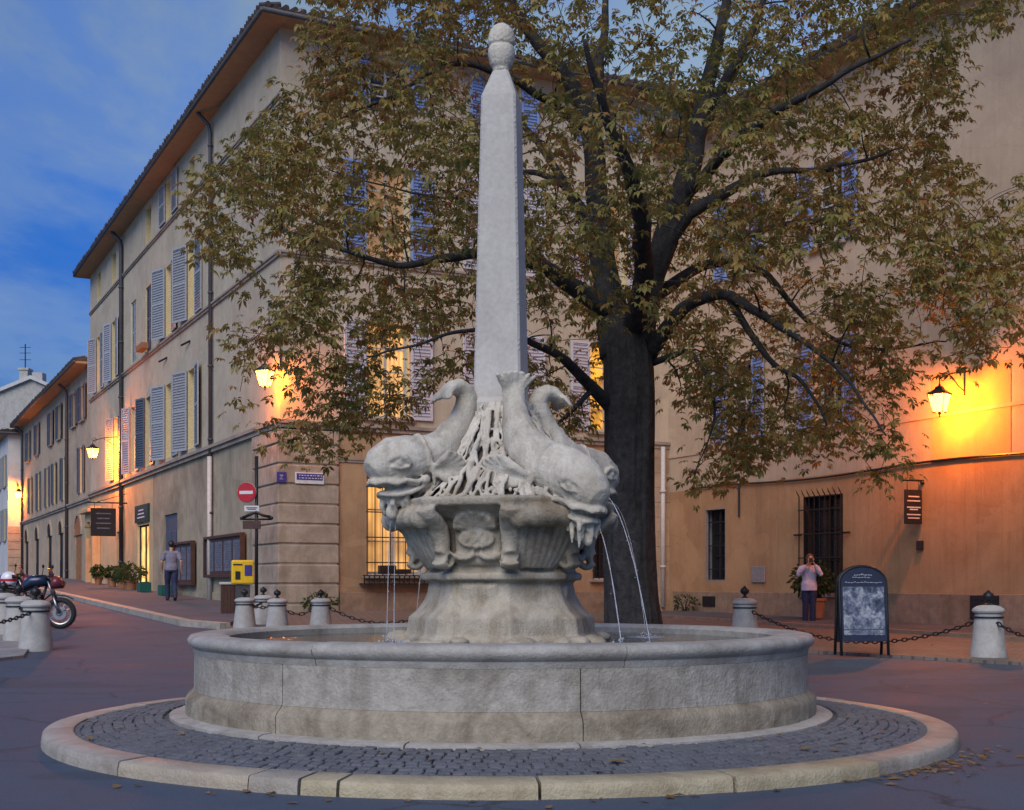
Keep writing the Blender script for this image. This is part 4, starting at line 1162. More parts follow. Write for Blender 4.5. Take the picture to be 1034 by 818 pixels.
LIMBS = [
 [(621, 360, 0, .27), (612, 290, .2, .235), (603, 200, .4, .20), (597, 130, .5, .18), (576, 85, .4, .15), (545, 45, .2, .12), (515, 0, 0, .09), (500, -50, -.2, .04)],
 [(598, 140, .5, .12), (604, 70, 1.0, .10), (612, 10, 1.3, .08), (616, -50, 1.5, .04)],
 [(645, 345, 0, .28), (656, 285, -.3, .24), (682, 215, -.5, .20), (702, 145, -.6, .165), (716, 80, -.8, .13), (731, 15, -1.0, .10), (745, -50, -1.2, .05)],
 [(702, 140, -.6, .12), (742, 65, -.2, .09), (770, 5, .2, .065), (785, -40, .3, .03)],
 [(652, 280, -.2, .16), (692, 222, -.7, .13), (740, 190, -1.2, .10), (775, 174, -1.5, .075), (835, 168, -1.8, .05), (900, 152, -2, .03)],
 [(612, 312, 0, .18), (577, 288, -.5, .15), (545, 268, -1.0, .125), (500, 256, -1.5, .105), (450, 262, -2.0, .085), (400, 268, -2.4, .06), (345, 252, -2.7, .04), (285, 232, -2.9, .022)],
 [(590, 128, .4, .11), (545, 96, -.3, .09), (500, 72, -.7, .075), (455, 66, -1.0, .055), (400, 95, -1.2, .035), (345, 120, -1.4, .02)],
 [(600, 225, .3, .10), (560, 180, .9, .075), (520, 175, 1.5, .06), (460, 200, 2.0, .04), (400, 190, 2.4, .025), (330, 170, 2.7, .015)],
 [(618, 412, 0, .14), (592, 386, -.7, .11), (560, 358, -1.5, .085), (525, 342, -2.2, .06), (480, 332, -2.8, .045), (430, 345, -3.2, .03), (370, 360, -3.4, .018)],
 [(600, 392, -.5, .07), (578, 414, -.8, .05), (560, 432, -1.0, .03), (545, 455, -1.1, .015)],
 [(655, 358, 0, .15), (690, 312, -1.0, .12), (733, 296, -1.8, .10), (770, 318, -2.3, .08), (812, 345, -2.8, .055), (860, 388, -3.2, .035), (895, 440, -3.4, .018)],
 [(735, 298, -1.8, .08), (775, 362, -2.2, .06), (812, 386, -2.5, .04), (835, 430, -2.6, .02)],
 [(660, 300, 0, .13), (715, 268, .5, .10), (769, 274, .9, .08), (821, 329, 1.3, .055), (880, 352, 1.7, .035), (955, 345, 2, .018)],
 [(660, 366, 0, .08), (692, 356, -.8, .06), (705, 364, -1.2, .05), (717, 392, -1.6, .035), (722, 430, -1.8, .022), (700, 478, -1.9, .012)],
 [(640, 330, -.2, .20), (650, 270, -1.8, .16), (640, 190, -3.6, .12), (610, 110, -4.6, .08), (590, 40, -5.2, .04)],
 [(650, 330, .2, .20), (665, 250, 2.0, .16), (690, 170, 3.8, .11), (730, 100, 4.8, .07), (760, 40, 5.4, .03)],
 [(630, 330, .2, .18), (600, 240, 2.6, .13), (540, 140, 4.2, .08), (480, 70, 5.0, .04)],
 [(690, 200, -.5, .12), (760, 130, -2.2, .09), (840, 80, -3.4, .06), (920, 40, -4.0, .03)],
 [(716, 250, 0, .09), (800, 225, 1.6, .07), (880, 225, 2.4, .05), (960, 250, 3.0, .03), (1030, 290, 3.2, .015)],
]
trunk_pts = [(640, 668, 0, .55), (639, 640, 0, .475), (637, 600, 0, .44), (635, 560, 0, .43), (635, 500, 0, .415), (636, 440, 0, .425), (636, 395, 0, .44), (634, 360, 0, .43), (632, 335, 0, .36), (630, 318, 0, .22)]
TP = [(at(a, b, TY), r) for a, b, d, r in trunk_pts]
def fine_trunk():
    rings = []
    n = 110; segs = 6
    for i in range(len(TP) - 1):
        for k in range(segs):
            t = k / segs; p = TP[i][0].lerp(TP[i + 1][0], t); r = lerp(TP[i][1], TP[i + 1][1], t)
            ring = []
            for j in range(n):
                a = 2 * math.pi * j / n; d = Vector((math.cos(a), math.sin(a), 0))
                q = Vector((math.cos(a) * 2.2, math.sin(a) * 2.2, p.z * .35))
                rr = r * (1 + .10 * noise.noise(q) + .045 * noise.noise(q * 3.1) + .03 * math.sin(a * 9 + p.z * .7 + 2 * noise.noise(q)) + .035 * abs(noise.noise(Vector((math.cos(a) * 9, math.sin(a) * 9, p.z * .9)))) - .02 * max(0, math.sin(a * 31 + 6 * noise.noise(q * 1.3) + p.z)))
                if p.z < 1.1: rr *= 1 + .13 * (1.1 - p.z) * max(0, math.sin(a * 5 + 1))
                ring.append(p + d * rr)
            rings.append(ring)
    return rings
mb = MB(); mb.rings(fine_trunk()); worldpart('trunk', mb, M['bark'], tr, True)
mb = MB(); nodes, nrad = [], []
for lb in LIMBS:
    ch = limb(lb); ch = [(p, r * (1 if r > .15 else lerp(.72, 1, max(0, (r - .05) / .10)))) for p, r in ch]; mb.tube([p for p, r in ch], [r for p, r in ch], 10)
    for p, r in ch[2:]: nodes.append(p); nrad.append(r)
# crown outline in the photograph; the crown itself is filled in depth
OUT = [(335, -60), (318, 5), (285, 42), (305, 78), (275, 108), (238, 160), (196, 182), (184, 216), (216, 262), (236, 300), (228, 338), (252, 378), (238, 402), (262, 436), (300, 448), (332, 458), (372, 432), (420, 405), (448, 380), (466, 372), (476, 340),
       (520, 338), (535, 420), (556, 448), (590, 432), (610, 410), (622, 392), (660, 388), (690, 400), (716, 440), (680, 500), (706, 508), (742, 478), (780, 452), (820, 452), (858, 466), (905, 494), (922, 462), (900, 405), (930, 366), (1000, 362), (1040, 345), (1090, 310),
       (1078, 200), (1040, 178), (1000, 196), (958, 160), (938, 128), (985, 112), (966, 66), (960, 36), (1010, 14), (1050, -20), (1000, -70), (700, -90)]
def inside(x, y):
    c = False; n = len(OUT)
    for i in range(n):
        x0, y0 = OUT[i]; x1, y1 = OUT[(i + 1) % n]
        if (y0 > y) != (y1 > y) and x < (x1 - x0) * (y - y0) / (y1 - y0) + x0: c = not c
    return c
def edge_d(x, y):
    best = 1e9; n = len(OUT)
    for i in range(n):
        x0, y0 = OUT[i]; x1, y1 = OUT[(i + 1) % n]; dx, dy = x1 - x0, y1 - y0
        t = max(0, min(1, ((x - x0) * dx + (y - y0) * dy) / (dx * dx + dy * dy)))
        best = min(best, math.hypot(x - x0 - dx * t, y - y0 - dy * t))
    return best
LPX = [(lerp(lb[i][0], lb[i + 1][0], t), lerp(lb[i][1], lb[i + 1][1], t)) for lb in LIMBS[:14] for i in range(len(lb) - 1) for t in (0, .33, .66) if lb[i][3] > .045]
rt = random.Random(5); pts = []
tries = 0
NPTS = 2200
while len(pts) < NPTS and tries < 90000:
    tries += 1
    x, y = rt.uniform(175, 1095), rt.uniform(-90, 515)
    if not inside(x, y): continue
    e = edge_d(x, y); T = 5.6 * math.sqrt(min(1, e / 190)) + .25
    d = rt.uniform(-1, 1); d = math.copysign(abs(d) ** .75, d) * T
    # clumps and gaps; thin patches where the wall shows through
    g = noise.noise(Vector((x * .011, y * .016, d * .28)))
    if g < -.03 and rt.random() < .88: continue
    if 600 < x < 680 and y > 345 and d < 1.5: continue             # the trunk stays bare
    if 440 < x < 560 and y > 300 and d < -3.5: continue
    if y < 115 and 540 < x < 830 and rt.random() < .42: continue       # thinner top, sky between the leaves
    if d < .2 and rt.random() < .55 and min((x - lx) ** 2 + (y - ly) ** 2 for lx, ly in LPX) < 17 ** 2: continue   # boughs stay readable
    if math.hypot(x - 266, y - 388) < 30 and rt.random() < .9: continue
    p = at(x, y, TY + d)
    pts.append(p)
P_ = np.array([[*p] for p in pts]); NN = np.array([[*p] for p in nodes]); NR = np.array(nrad)
dmin = np.array([np.min(np.linalg.norm(NN - p, axis=1)) for p in P_])
order = np.argsort(dmin)
NL = [tuple(v) for v in NN]; NRl = list(NR)
cap = len(NL) + 6 * len(pts); buf = np.zeros((cap, 3)); bufr = np.zeros(cap); nb_ = len(NL); buf[:nb_] = NN; bufr[:nb_] = NR
twb = MB(); sprays = []
for i in order:
    p = Vector(P_[i]); dd = np.linalg.norm(buf[:nb_] - P_[i], axis=1)
    # prefer starting points that lie nearer the trunk than the tip, so twigs run outward
    pen = dd + .35 * np.maximum(0, np.linalg.norm(buf[:nb_, :2] - np.array([TB.x, TB.y]), axis=1) - math.hypot(p.x - TB.x, p.y - TB.y))
    j = int(np.argmin(pen)); s_ = Vector(buf[j]); r0 = min(bufr[j] * .6, .012 + .011 * float(dd[j])); r0 = max(r0, .008)
    v = p - s_; ln = v.length
    if ln < .05: sprays.append((p, Vector((0, 0, -1)))); continue
    side = Vector((rt.uniform(-1, 1), rt.uniform(-1, 1), rt.uniform(.1, 1))) * ln * .13
    m1 = s_ + v * .35 + side; m2 = s_ + v * .7 + side * .8
    chain = [s_, m1, m2, p]
    twb.tube(chain, [r0, r0 * .8, r0 * .6, .005], 5)
    for q, r in ((m1, r0 * .8), (m2, r0 * .6), (p, .008)):
        buf[nb_] = q; bufr[nb_] = r; nb_ += 1
    sprays.append((p, v.normalized()))
    if ln > 1.0: sprays.append((m2, v.normalized()))
worldpart('limbs', mb, M['bark'], tr, True)
worldpart('twigs', twb, M['bark'], tr, True, clean=False)
# palmate leaves: five to seven drooping leaflets on a stalk
LV, LF_ = [], []
def palmate(c, out, size, rg):
    up = Vector((0, 0, 1))
    nrm = (up + Vector((rg.uniform(-.7, .7), rg.uniform(-.7, .7), rg.uniform(-.2, .3))) + out * .35).normalized()
    fwd = out - nrm * out.dot(nrm)
    if fwd.length < .05: fwd = nrm.orthogonal()
    fwd.normalize(); sd = nrm.cross(fwd)
    k = rg.choice((5, 5, 6, 7))
    for q in range(k):
        a = lerp(-1.95, 1.95, q / (k - 1)) + rg.uniform(-.12, .12)
        d = fwd * math.cos(a) + sd * math.sin(a); w = nrm.cross(d)
        L_ = size * (1.0 - .33 * abs(a) / 1.95) * rg.uniform(.85, 1.1); W = L_ * rg.uniform(.19, .26)
        dr = rg.uniform(.15, .8)
        b = len(LV)
        m_ = c + d * (L_ * .6) - up * (L_ * .12 * dr * 2); tip = c + d * L_ * .96 - up * (L_ * .42 * dr * 2)
        LV.extend((c + d * L_ * .06, m_ + w * W + nrm * W * .3, tip, m_ - w * W + nrm * W * .3))
        mid = len(LV); LV.append(m_ - nrm * W * .15)
        LF_.extend(((b, b + 1, mid), (b + 1, b + 2, mid), (b + 2, b + 3, mid), (b + 3, b, mid)))
rl = random.Random(9)
for p, d in sprays:
    for k in range(rl.choice((9, 10, 11, 12))):
        o = Vector((rl.gauss(0, 1), rl.gauss(0, 1), rl.gauss(0, .7))); o.normalize()
        o = (o + d * .5).normalized()
        c = p + o * rl.uniform(.06, .46) + Vector((0, 0, rl.uniform(-.15, .08)))
        palmate(c, o, rl.uniform(.085, .17), rl)
me = bpy.data.meshes.new('crown'); me.from_pydata([tuple(v - TB) for v in LV], [], LF_); me.update()
link('crown', me, M['leaf'], tr)

# ------------------------------------------------------------------ lanterns
lamp_glass = bpy.data.materials.new('lantern_glass'); lamp_glass.use_nodes = True
nt = lamp_glass.node_tree; nt.nodes.clear()
out = N(nt, 'ShaderNodeOutputMaterial'); em = N(nt, 'ShaderNodeEmission', inp={'Color': (1, .40, .05, 1), 'Strength': 1.1}); tp = N(nt, 'ShaderNodeBsdfTransparent'); ad = N(nt, 'ShaderNodeAddShader')
L(nt, em.outputs[0], ad.inputs[0]); L(nt, tp.outputs[0], ad.inputs[1]); L(nt, ad.outputs[0], out.inputs['Surface'])
def lantern(label, loc, to_wall, power, s=1.0, drop=True, group='lit wall lanterns'):
    """to_wall: vector from the lantern to its fixing on the wall"""
    root = thing('wall_lantern', label, 'street lamp', loc, 0, group)
    mb = MB(); h = .50 * s; b, t = .13 * s, .235 * s
    mb.rings([[Vector((x * b, y * b, -h / 2)) for x, y in ((-1, -1), (1, -1), (1, 1), (-1, 1))], [Vector((x * t, y * t, h / 2)) for x, y in ((-1, -1), (1, -1), (1, 1), (-1, 1))]])
    rz = math.atan2(to_wall[1], to_wall[0]) + R(20)
    Mr = Matrix.Rotation(rz, 4, 'Z')
    part('glass', mb, lamp_glass, root, M=Mr)
    mb = MB()
    for x, y in ((-1, -1), (1, -1), (1, 1), (-1, 1)): mb.tube([(x * b * 1.03, y * b * 1.03, -h / 2), (x * t * 1.03, y * t * 1.03, h / 2)], .014 * s, 6)
    for z, w in ((-h / 2, b), (h / 2, t)):
        c4 = [(x * w * 1.04, y * w * 1.04, z) for x, y in ((-1, -1), (1, -1), (1, 1), (-1, 1))]
        for i in range(4): mb.tube([c4[i], c4[(i + 1) % 4]], .016 * s, 6)
    mb.rings([[Vector((x * w, y * w, z)) for x, y in ((-1, -1), (1, -1), (1, 1), (-1, 1))] for w, z in ((t * 1.16, h / 2 + .012), (t * .72, h / 2 + .09 * s), (t * .42, h / 2 + .15 * s), (t * .40, h / 2 + .19 * s), (t * .18, h / 2 + .24 * s))])
    mb.ball((0, 0, h / 2 + .27 * s), .035 * s, 12); mb.tube([(0, 0, -h / 2), (0, 0, -h / 2 - .09 * s)], [.05 * s, .012 * s], 8); mb.ball((0, 0, -h / 2 - .11 * s), .026 * s, 8)
    part('lantern_frame', mb, M['iron'], root, M=Mr)
    mb = MB(); w = Vector(to_wall); wl = Vector((w.x, w.y, 0)); d = wl.normalized()
    top = Vector((0, 0, h / 2 + .28 * s))
    a = top + Vector((0, 0, .16 * s)); e = wl + Vector((0, 0, w.z))
    mb.tube([top, a], .016 * s, 6); mb.tube([a, a.lerp(e, .5) + Vector((0, 0, .05)), e], .022 * s, 8)
    mb.tube([e - Vector((0, 0, .55 * s)), e - Vector((0, 0, .40 * s)) - d * wl.length * .25, a.lerp(e, .45)], .016 * s, 8)
    c = a + d * .0 + Vector((0, 0, .0)); sp = []
    for k in range(15):
        t_ = k * .5; rr = .15 * s * (1 - k / 18); sp.append(a - d * (.02 + rr * math.cos(t_) - .12 * s) + Vector((0, 0, rr * math.sin(t_) + .02)))
    mb.tube(sp, .013 * s, 6)
    mb.tube([e - Vector((0, 0, .65 * s)), e + Vector((0, 0, .1))], .03 * s, 8)
    part('bracket', mb, M['iron'], root, True)
    l = bpy.data.lights.new('lantern_light', 'POINT'); l.energy = power; l.color = (1.0, .23, .01); l.shadow_soft_size = .09
    lo = bpy.data.objects.new('lantern_light', l); COL.objects.link(lo); lo.parent = root; lo.location = (0, 0, .02)
    return root
wp = OF.p(11.88, 5.2); lp = wp - V * .78; lp.z = 5.22
lantern('lit lantern on the ochre building, over its painted wall glow at the right edge', lp, V * .76 + Z * .75, 150, .80)
lp = C0 - V * .50 + U * -.30; lp.z = 6.55
lantern('lit lantern half hidden by chestnut leaves on the corner above the street name plate', lp, V * .50 + U * .28 + Z * .8, 110, .80)
lp = LF.p(23.6, 6.75, 1.05)
lantern('lit lantern hanging from a scrolled bracket on the street side above the shop signs', lp, V * 1.04 + Z * .75, 400, .78)
lp = EF.p(.55, 7.15, 1.0)
lantern('farthest and smallest lit lantern, in front of the pale house up the street', lp, U * .98 + Z * .9, 280, .9)

# ------------------------------------------------------------------ bollards and chains
def bollard_tmpl(loc, label):
    root = thing('stone_bollard', label, 'bollard', loc, 0, 'stone bollards with iron knobs')
    mb = MB(); mb.lathe([(0, -.08), (.275, -.08), (.272, .05), (.20, .66), (.20, .67), (.235, .685), (.245, .71), (.235, .74), (.17, .785), (.08, .80), (0, .80)], (0, 0, 0), 28)
    auto_smooth(part('stone', mb, M['bollard'], root), 35)
    mb = MB(); mb.lathe([(0, .79), (.06, .79), (.06, .815), (.028, .83), (.028, .86), (.07, .885), (.088, .93), (.075, .975), (.035, 1.0), (.018, 1.025), (0, 1.03)], (0, 0, 0), 18)
    mb.lathe([(.215, .60), (.228, .60), (.228, .625), (.214, .625)], (0, 0, 0), 24, closed_profile=True)
    auto_smooth(part('iron_knob', mb, M['iron'], root), 45)
    return root
def gnd(px, Y, off=PAVE):
    p = at(px, 0, Y); return Vector((p.x, Y, gz(p.x, Y) + off))
BL = {}
spots = [('r', 998, 19.9, 'stone bollard with a dark knob standing alone at the right edge, past the sandwich board'),
         ('m', 752, 24.6, 'stone bollard peeping over the basin rim, between the tree and the photographing woman'),
         ('a', 324, 26.9, 'stone bollard in front of the rusticated corner, nearest the fountain of its chained row'),
         ('b', 280, 26.7, 'stone bollard between two others before the corner, second from the fountain in its row'),
         ('c', 266, 28.6, 'stone bollard set slightly back, right behind the sign post foot'),
         ('d', 247, 27.2, 'stone bollard directly below the yellow letter box'),
         ('e', 448, 26.2, None),
         ('f', 36, 21.5, 'large stone bollard standing before the front wheel of the motorcycle'),
         ('g', 19, 23.4, 'stone bollard just behind the large one at the left edge'),
         ('h', 4, 25.2, 'farthest stone bollard of the left row, cut by the picture edge')]
t0 = None
for key, px, Y, lab in spots:
    if lab is None: 
        BL[key] = gnd(px, Y); continue
    off = .05 if key in 'fgh' else PAVE
    lc = gnd(px, Y, off)
    if t0 is None: t0 = bollard_tmpl(lc, lab)
    else: dup(t0, lc, random.uniform(0, 6), lab, scale=(.88, .88, .80) if key in 'abcd' else None)
    BL[key] = lc
def chain(a, b, sag, label, za=.62, zb=.62, scale=1.0):
    A, B = Vector(a) + Z * za, Vector(b) + Z * zb
    d = B - A; n = int(d.length / .105); mb = MB()
    for k in range(n):
        t = (k + .5) / n
        f = lambda t: A + d * t - Z * sag * 4 * t * (1 - t)
        p, q = f(t - .62 / n), f(t + .62 / n)
        tt = (q - p); half = tt.length / 2; tt.normalize()
        s_ = tt.cross(Z).normalized() if k % 2 else tt.cross(tt.cross(Z)).normalized()
        c = (p + q) / 2; ring = [c + tt * (half * math.cos(x)) + s_ * (.028 * math.sin(x)) for x in [2 * math.pi * j / 8 for j in range(9)]]
        mb.tube(ring, .0115, 5)
    o = link('chain', mb.mesh('chain', True, A), M['iron']); o.location = A
    return tag(o, label, 'chain', 'iron chains between the bollards')
chain(BL['d'], BL['b'], .12, 'short iron chain from the bollard under the letter box to its neighbour', .55, .55)
chain(BL['b'], BL['a'], .25, 'iron chain sagging between the two bollards before the rusticated corner', .55, .55)
chain(BL['a'], BL['e'], .40, 'iron chain running down from the corner bollard behind the basin rim', .55, .55)
chain(BL['c'], BL['d'], .14, 'short iron chain behind the sign post foot', .55, .55)
chain(BL['m'], BL['r'], .52, 'long iron chain sagging behind the woman and the sandwich board')
chain(BL['r'], gnd(1120, 17.4), .30, 'iron chain leaving the right picture edge from the lone bollard')
chain(BL['f'], gnd(-95, 17.6, .05), .16, 'thick iron chain from the large left bollard down to the picture edge')
chain(BL['f'], BL['g'], .1, 'short iron chain between the two nearest bollards of the left row')

# ------------------------------------------------------------------ signs on the street corner
p = gnd(259, 29.9); rs_ = thing('no_entry_sign', 'tall dark post with a red no entry disc beside the rusticated corner', 'road sign', p)
mb = MB(); mb.tube([(0, 0, 0), (0, 0, 3.78)], .04, 10); mb.ball((0, 0, 3.79), .05, 8); part('post', mb, M['iron'], rs_, True)
Mx = Matrix.Translation((-.22, -.06, 2.97)) @ Matrix.Rotation(R(-12), 4, 'Z')
mb = MB(); mb.lathe([(0, -.012), (.225, -.012), (.232, 0), (.225, .012), (0, .012)], (0, 0, 0), 36, axis=Matrix.Rotation(R(90), 3, 'X')); dsk = part('no_entry_disc', mb, M['sign_red'], rs_, M=Mx)
mb = MB(); mb.box((0, -.016, 0), (.33, .006, .075)); link('white_bar', mb.mesh('white_bar'), M['enamel_white'], dsk)
mb = MB(); mb.lathe([(.222, -.014), (.236, -.014), (.236, -.0125), (.222, -.0125)], (0, 0, 0), 36, axis=Matrix.Rotation(R(90), 3, 'X'), closed_profile=True); link('rim', mb.mesh('rim'), M['enamel_white'], dsk)
mb = MB(); mb.box((-.1, -.05, 2.60), (.34, .02, .13)); part('small_plate', mb, M['enamel_white'], rs_)
mb = MB(); mb.box((-.1, -.063, 2.615), (.26, .004, .02)); mb.box((-.1, -.063, 2.58), (.2, .004, .018)); part('plate_lettering', mb, M['black'], rs_)
# wrought-iron pointer with a brown plate
mb = MB(); mb.tube([(-.33, -.02, 2.38), (-.12, -.03, 2.47), (0, -.05, 2.52), (.16, -.03, 2.44), (.34, -.02, 2.40)], .035, 8); mb.tube([(-.3, -.02, 2.35), (.34, -.02, 2.35)], .025, 6)
mb.ball((.35, -.02, 2.38), .05, 8); mb.ball((-.34, -.02, 2.37), .05, 8); part('iron_ornament', mb, M['iron'], rs_, True)
mb = MB(); mb.box((-.1, -.05, 2.22), (.42, .025, .19), None, .006); part('brown_plate', mb, M['wood_brown'], rs_)
# street name plates on the rusticated stone
fp = FF.p(.15, 4.02, .112); np_ = thing('street_name_plate', 'blue enamel street name plate high on the rusticated corner', 'sign', fp)
Mw = Matrix.Identity(4); 
for i in range(3): Mw[i][0] = V[i]; Mw[i][1] = -(-U)[i]; Mw[i][2] = Z[i]
mb = MB(); mb.box((.62, 0, 0), (.80, .02, .30), None, .006); part('plate', mb, M['enamel_white'], np_, M=Mw)
mb = MB(); mb.box((.62, -.013, .035), (.72, .006, .17)); part('blue_field', mb, M['enamel_blue'], np_, M=Mw)
mb = MB()
rq = random.Random(3)
for row, z in enumerate((.07, .0)):
    x = .32
    while x < .92:
        w = rq.uniform(.03, .09); mb.box((x + w / 2, -.0175, z), (w * .8, .003, .022)); x += w + .02
part('lettering', mb, M['enamel_white'], np_, M=Mw)
nn = thing('number_plate', 'small square blue number plate left of the street name plate', 'sign', FF.p(-.02, 4.02, .112))
mb = MB(); mb.box((.02, 0, 0), (.26, .02, .28), None, .006); part('plate', mb, M['enamel_blue'], nn, M=Mw)
mb = MB(); mb.tube([(-.03, -.0125, -.05), (.07, -.0125, -.05), (.0, -.0125, .0), (.07, -.0125, .05), (-.03, -.0125, .05)], .008, 5); part('lettering', mb, M['enamel_white'], nn, M=Mw)

# menu boards on the street wall
def menu_board(a0, a1, z0, z1, cols, label, m='wood_brown'):
    p0 = LF.p(a0, z0); root = thing('menu_board', label, 'notice board', p0, 0, 'menu boards on the street wall')
    tmp = LF.root; LF.root = root
    mb = MB(); LF.box(mb, a0, a1, z0, z1, .055, .13, .008); worldpart('board', mb, M[m], root)
    fb = MB()
    for (x0, x1, y0, y1) in ((a0 - .07, a1 + .07, z1 + .001, z1 + .09), (a0 - .07, a1 + .07, z0 - .09, z0 - .001), (a0 - .07, a0 - .001, z0, z1), (a1 + .001, a1 + .07, z0, z1)): LF.box(fb, x0, x1, y0, y1, .055, .20, .006)
    worldpart('frame', fb, M[m], root)
    w = (a1 - a0) / cols
    for c in range(cols):
        mb = MB(); LF.box(mb, a0 + w * c + .10, a0 + w * (c + 1) - .10, z0 + .10, z1 - .10, .131, .136); sh = worldpart('paper', mb, M['paper'], root)
        mb = MB(); z = z1 - .22
        while z > z0 + .18:
            LF.box(mb, a0 + w * c + .18, a0 + w * (c + 1) - .18 - random.uniform(0, .25) * w, z, z + .022, .1365, .1385); z -= .075
        worldpart('lettering', mb, M['door_blue'], root, parent=sh)
    LF.root = tmp
menu_board(3.3, 7.6, 1.5, 2.6, 4, 'wide dark menu board with four papers behind the letter box')
menu_board(9.4, 12.0, 1.25, 2.55, 3, 'narrower brown menu board beside the slate blue door')
# hanging shop sign up the street
hs = LF.p(21.6, 4.05, .0); root = thing('hanging_sign', 'square black shop sign hanging over the street below the bracketed lantern', 'sign', hs)
mb = MB(); LF.root, tmp = root, LF.root
c = LF.p(21.6, 3.75, .95); M3 = Matrix((-V, U, Z)).transposed(); mb.box(c, (1.0, .06, 1.15), M3, .01); worldpart('board', mb, M['black'], root)
mb = MB()
for k in range(4):
    mb.box(LF.p(21.6 - .033, 4.1 - .2 * k, .95), (.6 - .1 * (k % 2), .004, .05), M3)
worldpart('lettering', mb, M['paper'], root)
mb = MB(); mb.tube([LF.p(21.6, 4.55, .0), LF.p(21.6, 4.55, 1.6)], .03, 8); mb.tube([LF.p(21.6, 4.95, .0), LF.p(21.6, 4.57, 1.2)], .015, 6)
for o_ in (.6, 1.3): mb.tube([LF.p(21.6, 4.55, o_), LF.p(21.6, 4.33, o_)], .012, 5)
worldpart('bracket', mb, M['iron'], root, True); LF.root = tmp
# hanging sign on the ochre wall
hp = OF.p(10.6, 3.1, 0); root = thing('restaurant_sign', 'small dark hanging sign left of the painted lamp glow on the wall', 'sign', hp)
M3 = Matrix((V, U, Z)).transposed()
mb = MB(); mb.box(OF.p(10.6, 3.0, .32), (.52, .05, .80), M3, .008); worldpart('board', mb, M['black'], root)
mb = MB()
for z, w in ((3.24, .34), (3.14, .40), (2.99, .42), (2.94, .25), (2.82, .42), (2.74, .36)): mb.box(OF.p(10.6 + .0275, z, .32), (w, .004, .028), M3)
worldpart('lettering', mb, M['sign_mark'], root)
mb = MB(); mb.tube([OF.p(10.6, 3.62, 0), OF.p(10.6, 3.62, .62)], .025, 8); mb.ball(OF.p(10.6, 3.62, .62), .04, 8); mb.ball(OF.p(10.6, 3.58, .03), .06, 8)
for o_ in (.14, .5): mb.tube([OF.p(10.6, 3.62, o_), OF.p(10.6, 3.39, o_)], .01, 5)
worldpart('bracket', mb, M['iron'], root, True)

# yellow letter box and the brown cabinet below it
p = gnd(245, 31.2); root = thing('letter_box', 'yellow letter box on a grey stand beside the sign post', 'letter box', p)
Mx = Matrix.Rotation(R(14), 4, 'Z')
mb = MB(); mb.box((0, 0, 1.10), (.54, .40, .58), None, .04); part('box', mb, M['post_yellow'], root, M=Mx)
mb = MB(); mb.box((-.12, -.203, 1.28), (.22, .01, .035)); mb.box((-.12, -.203, 1.02), (.12, .008, .2)); part('slot', mb, M['black'], root, M=Mx)
mb = MB(); mb.box((.13, -.203, 1.14), (.18, .008, .26), Matrix.Rotation(R(0), 3, 'Y')); part('notice', mb, M['enamel_blue'], root, M=Mx)
mb = MB(); mb.box((0, 0, .41), (.34, .26, .78), None, .01); mb.box((0, 0, .03), (.5, .36, .06), None, .005); part('stand', mb, M['zinc'], root, M=Mx)
p = gnd(233, 31.8); root = thing('service_cabinet', 'dark brown slatted cabinet with a pale top left of the letter box', 'cabinet', p)
mb = MB(); mb.box((0, 0, .39), (.48, .45, .78), None, .01)
for k in range(6): mb.box((-.20 + .08 * k, -.231, .39), (.055, .014, .70))
part('body', mb, M['wood_brown'], root, M=Mx)
mb = MB(); mb.box((0, 0, .815), (.56, .52, .06), None, .012); part('top', mb, M['pale_pipe'], root, M=Mx)

# ------------------------------------------------------------------ sandwich board
p = gnd(870, 20.3); root = thing('sandwich_board', 'round-topped dark blue sandwich board with a pale menu sheet', 'sign', p, R(4))
def board_face(sgn):
    Mx = Matrix.Translation((0, sgn * .16, 0)) @ Matrix.Rotation(sgn * R(5.5), 4, 'X')
    pr = [(-.36, .22), (.36, .22), (.36, 1.14)] + [(.36 * math.cos(R(a)), 1.14 + .25 * math.sin(R(a))) for a in range(10, 180, 10)] + [(-.36, 1.14)]
    mb = MB(); mb.prism(pr, -.012, .012, lambda a, b, d: Vector((a, d, b))); o = part('panel', mb, M['board_blue'], root, M=Mx)
    fb = MB(); path = [(-.375, 0, 0), (-.375, 0, .6), (-.375, 0, 1.14)] + [(-.375 * math.cos(R(a)), 0, 1.14 + .265 * math.sin(R(a))) for a in range(10, 180, 10)] + [(.375, 0, 1.14), (.375, 0, .6), (.375, 0, 0)]
    fb.tube(path, .024, 8, side=(0, 1, 0)); part('frame', fb, M['iron'], root, True, M=Mx)
    return o, Mx
pn, Mx = board_face(-1); board_face(1)
m, nt, b = newmat('menu_sheet_print')
n = noise_node(nt, pos(nt, (1, 1, .8)), 6.0, 5, .7, .25); n_2 = noise_node(nt, pos(nt), 22, 3, .6)
c = ramp(nt, n, [(.34, (.02, .03, .04)), (.44, (.08, .09, .13)), (.52, (.19, .21, .27)), (.60, (.38, .40, .42)), (.68, (.14, .20, .18))])
c = mixc(nt, 1.0, c, ramp(nt, n_2, [(.3, .65), (.7, 1.25)]), 'MULTIPLY')
L(nt, c, b.inputs['Base Color']); b.inputs['Roughness'].default_value = .3
mb = MB(); mb.box((0, -.016, .70), (.66, .006, .76)); sh = link('menu_sheet', mb.mesh('menu_sheet'), m, pn)
mb = MB(); rq = random.Random(4)
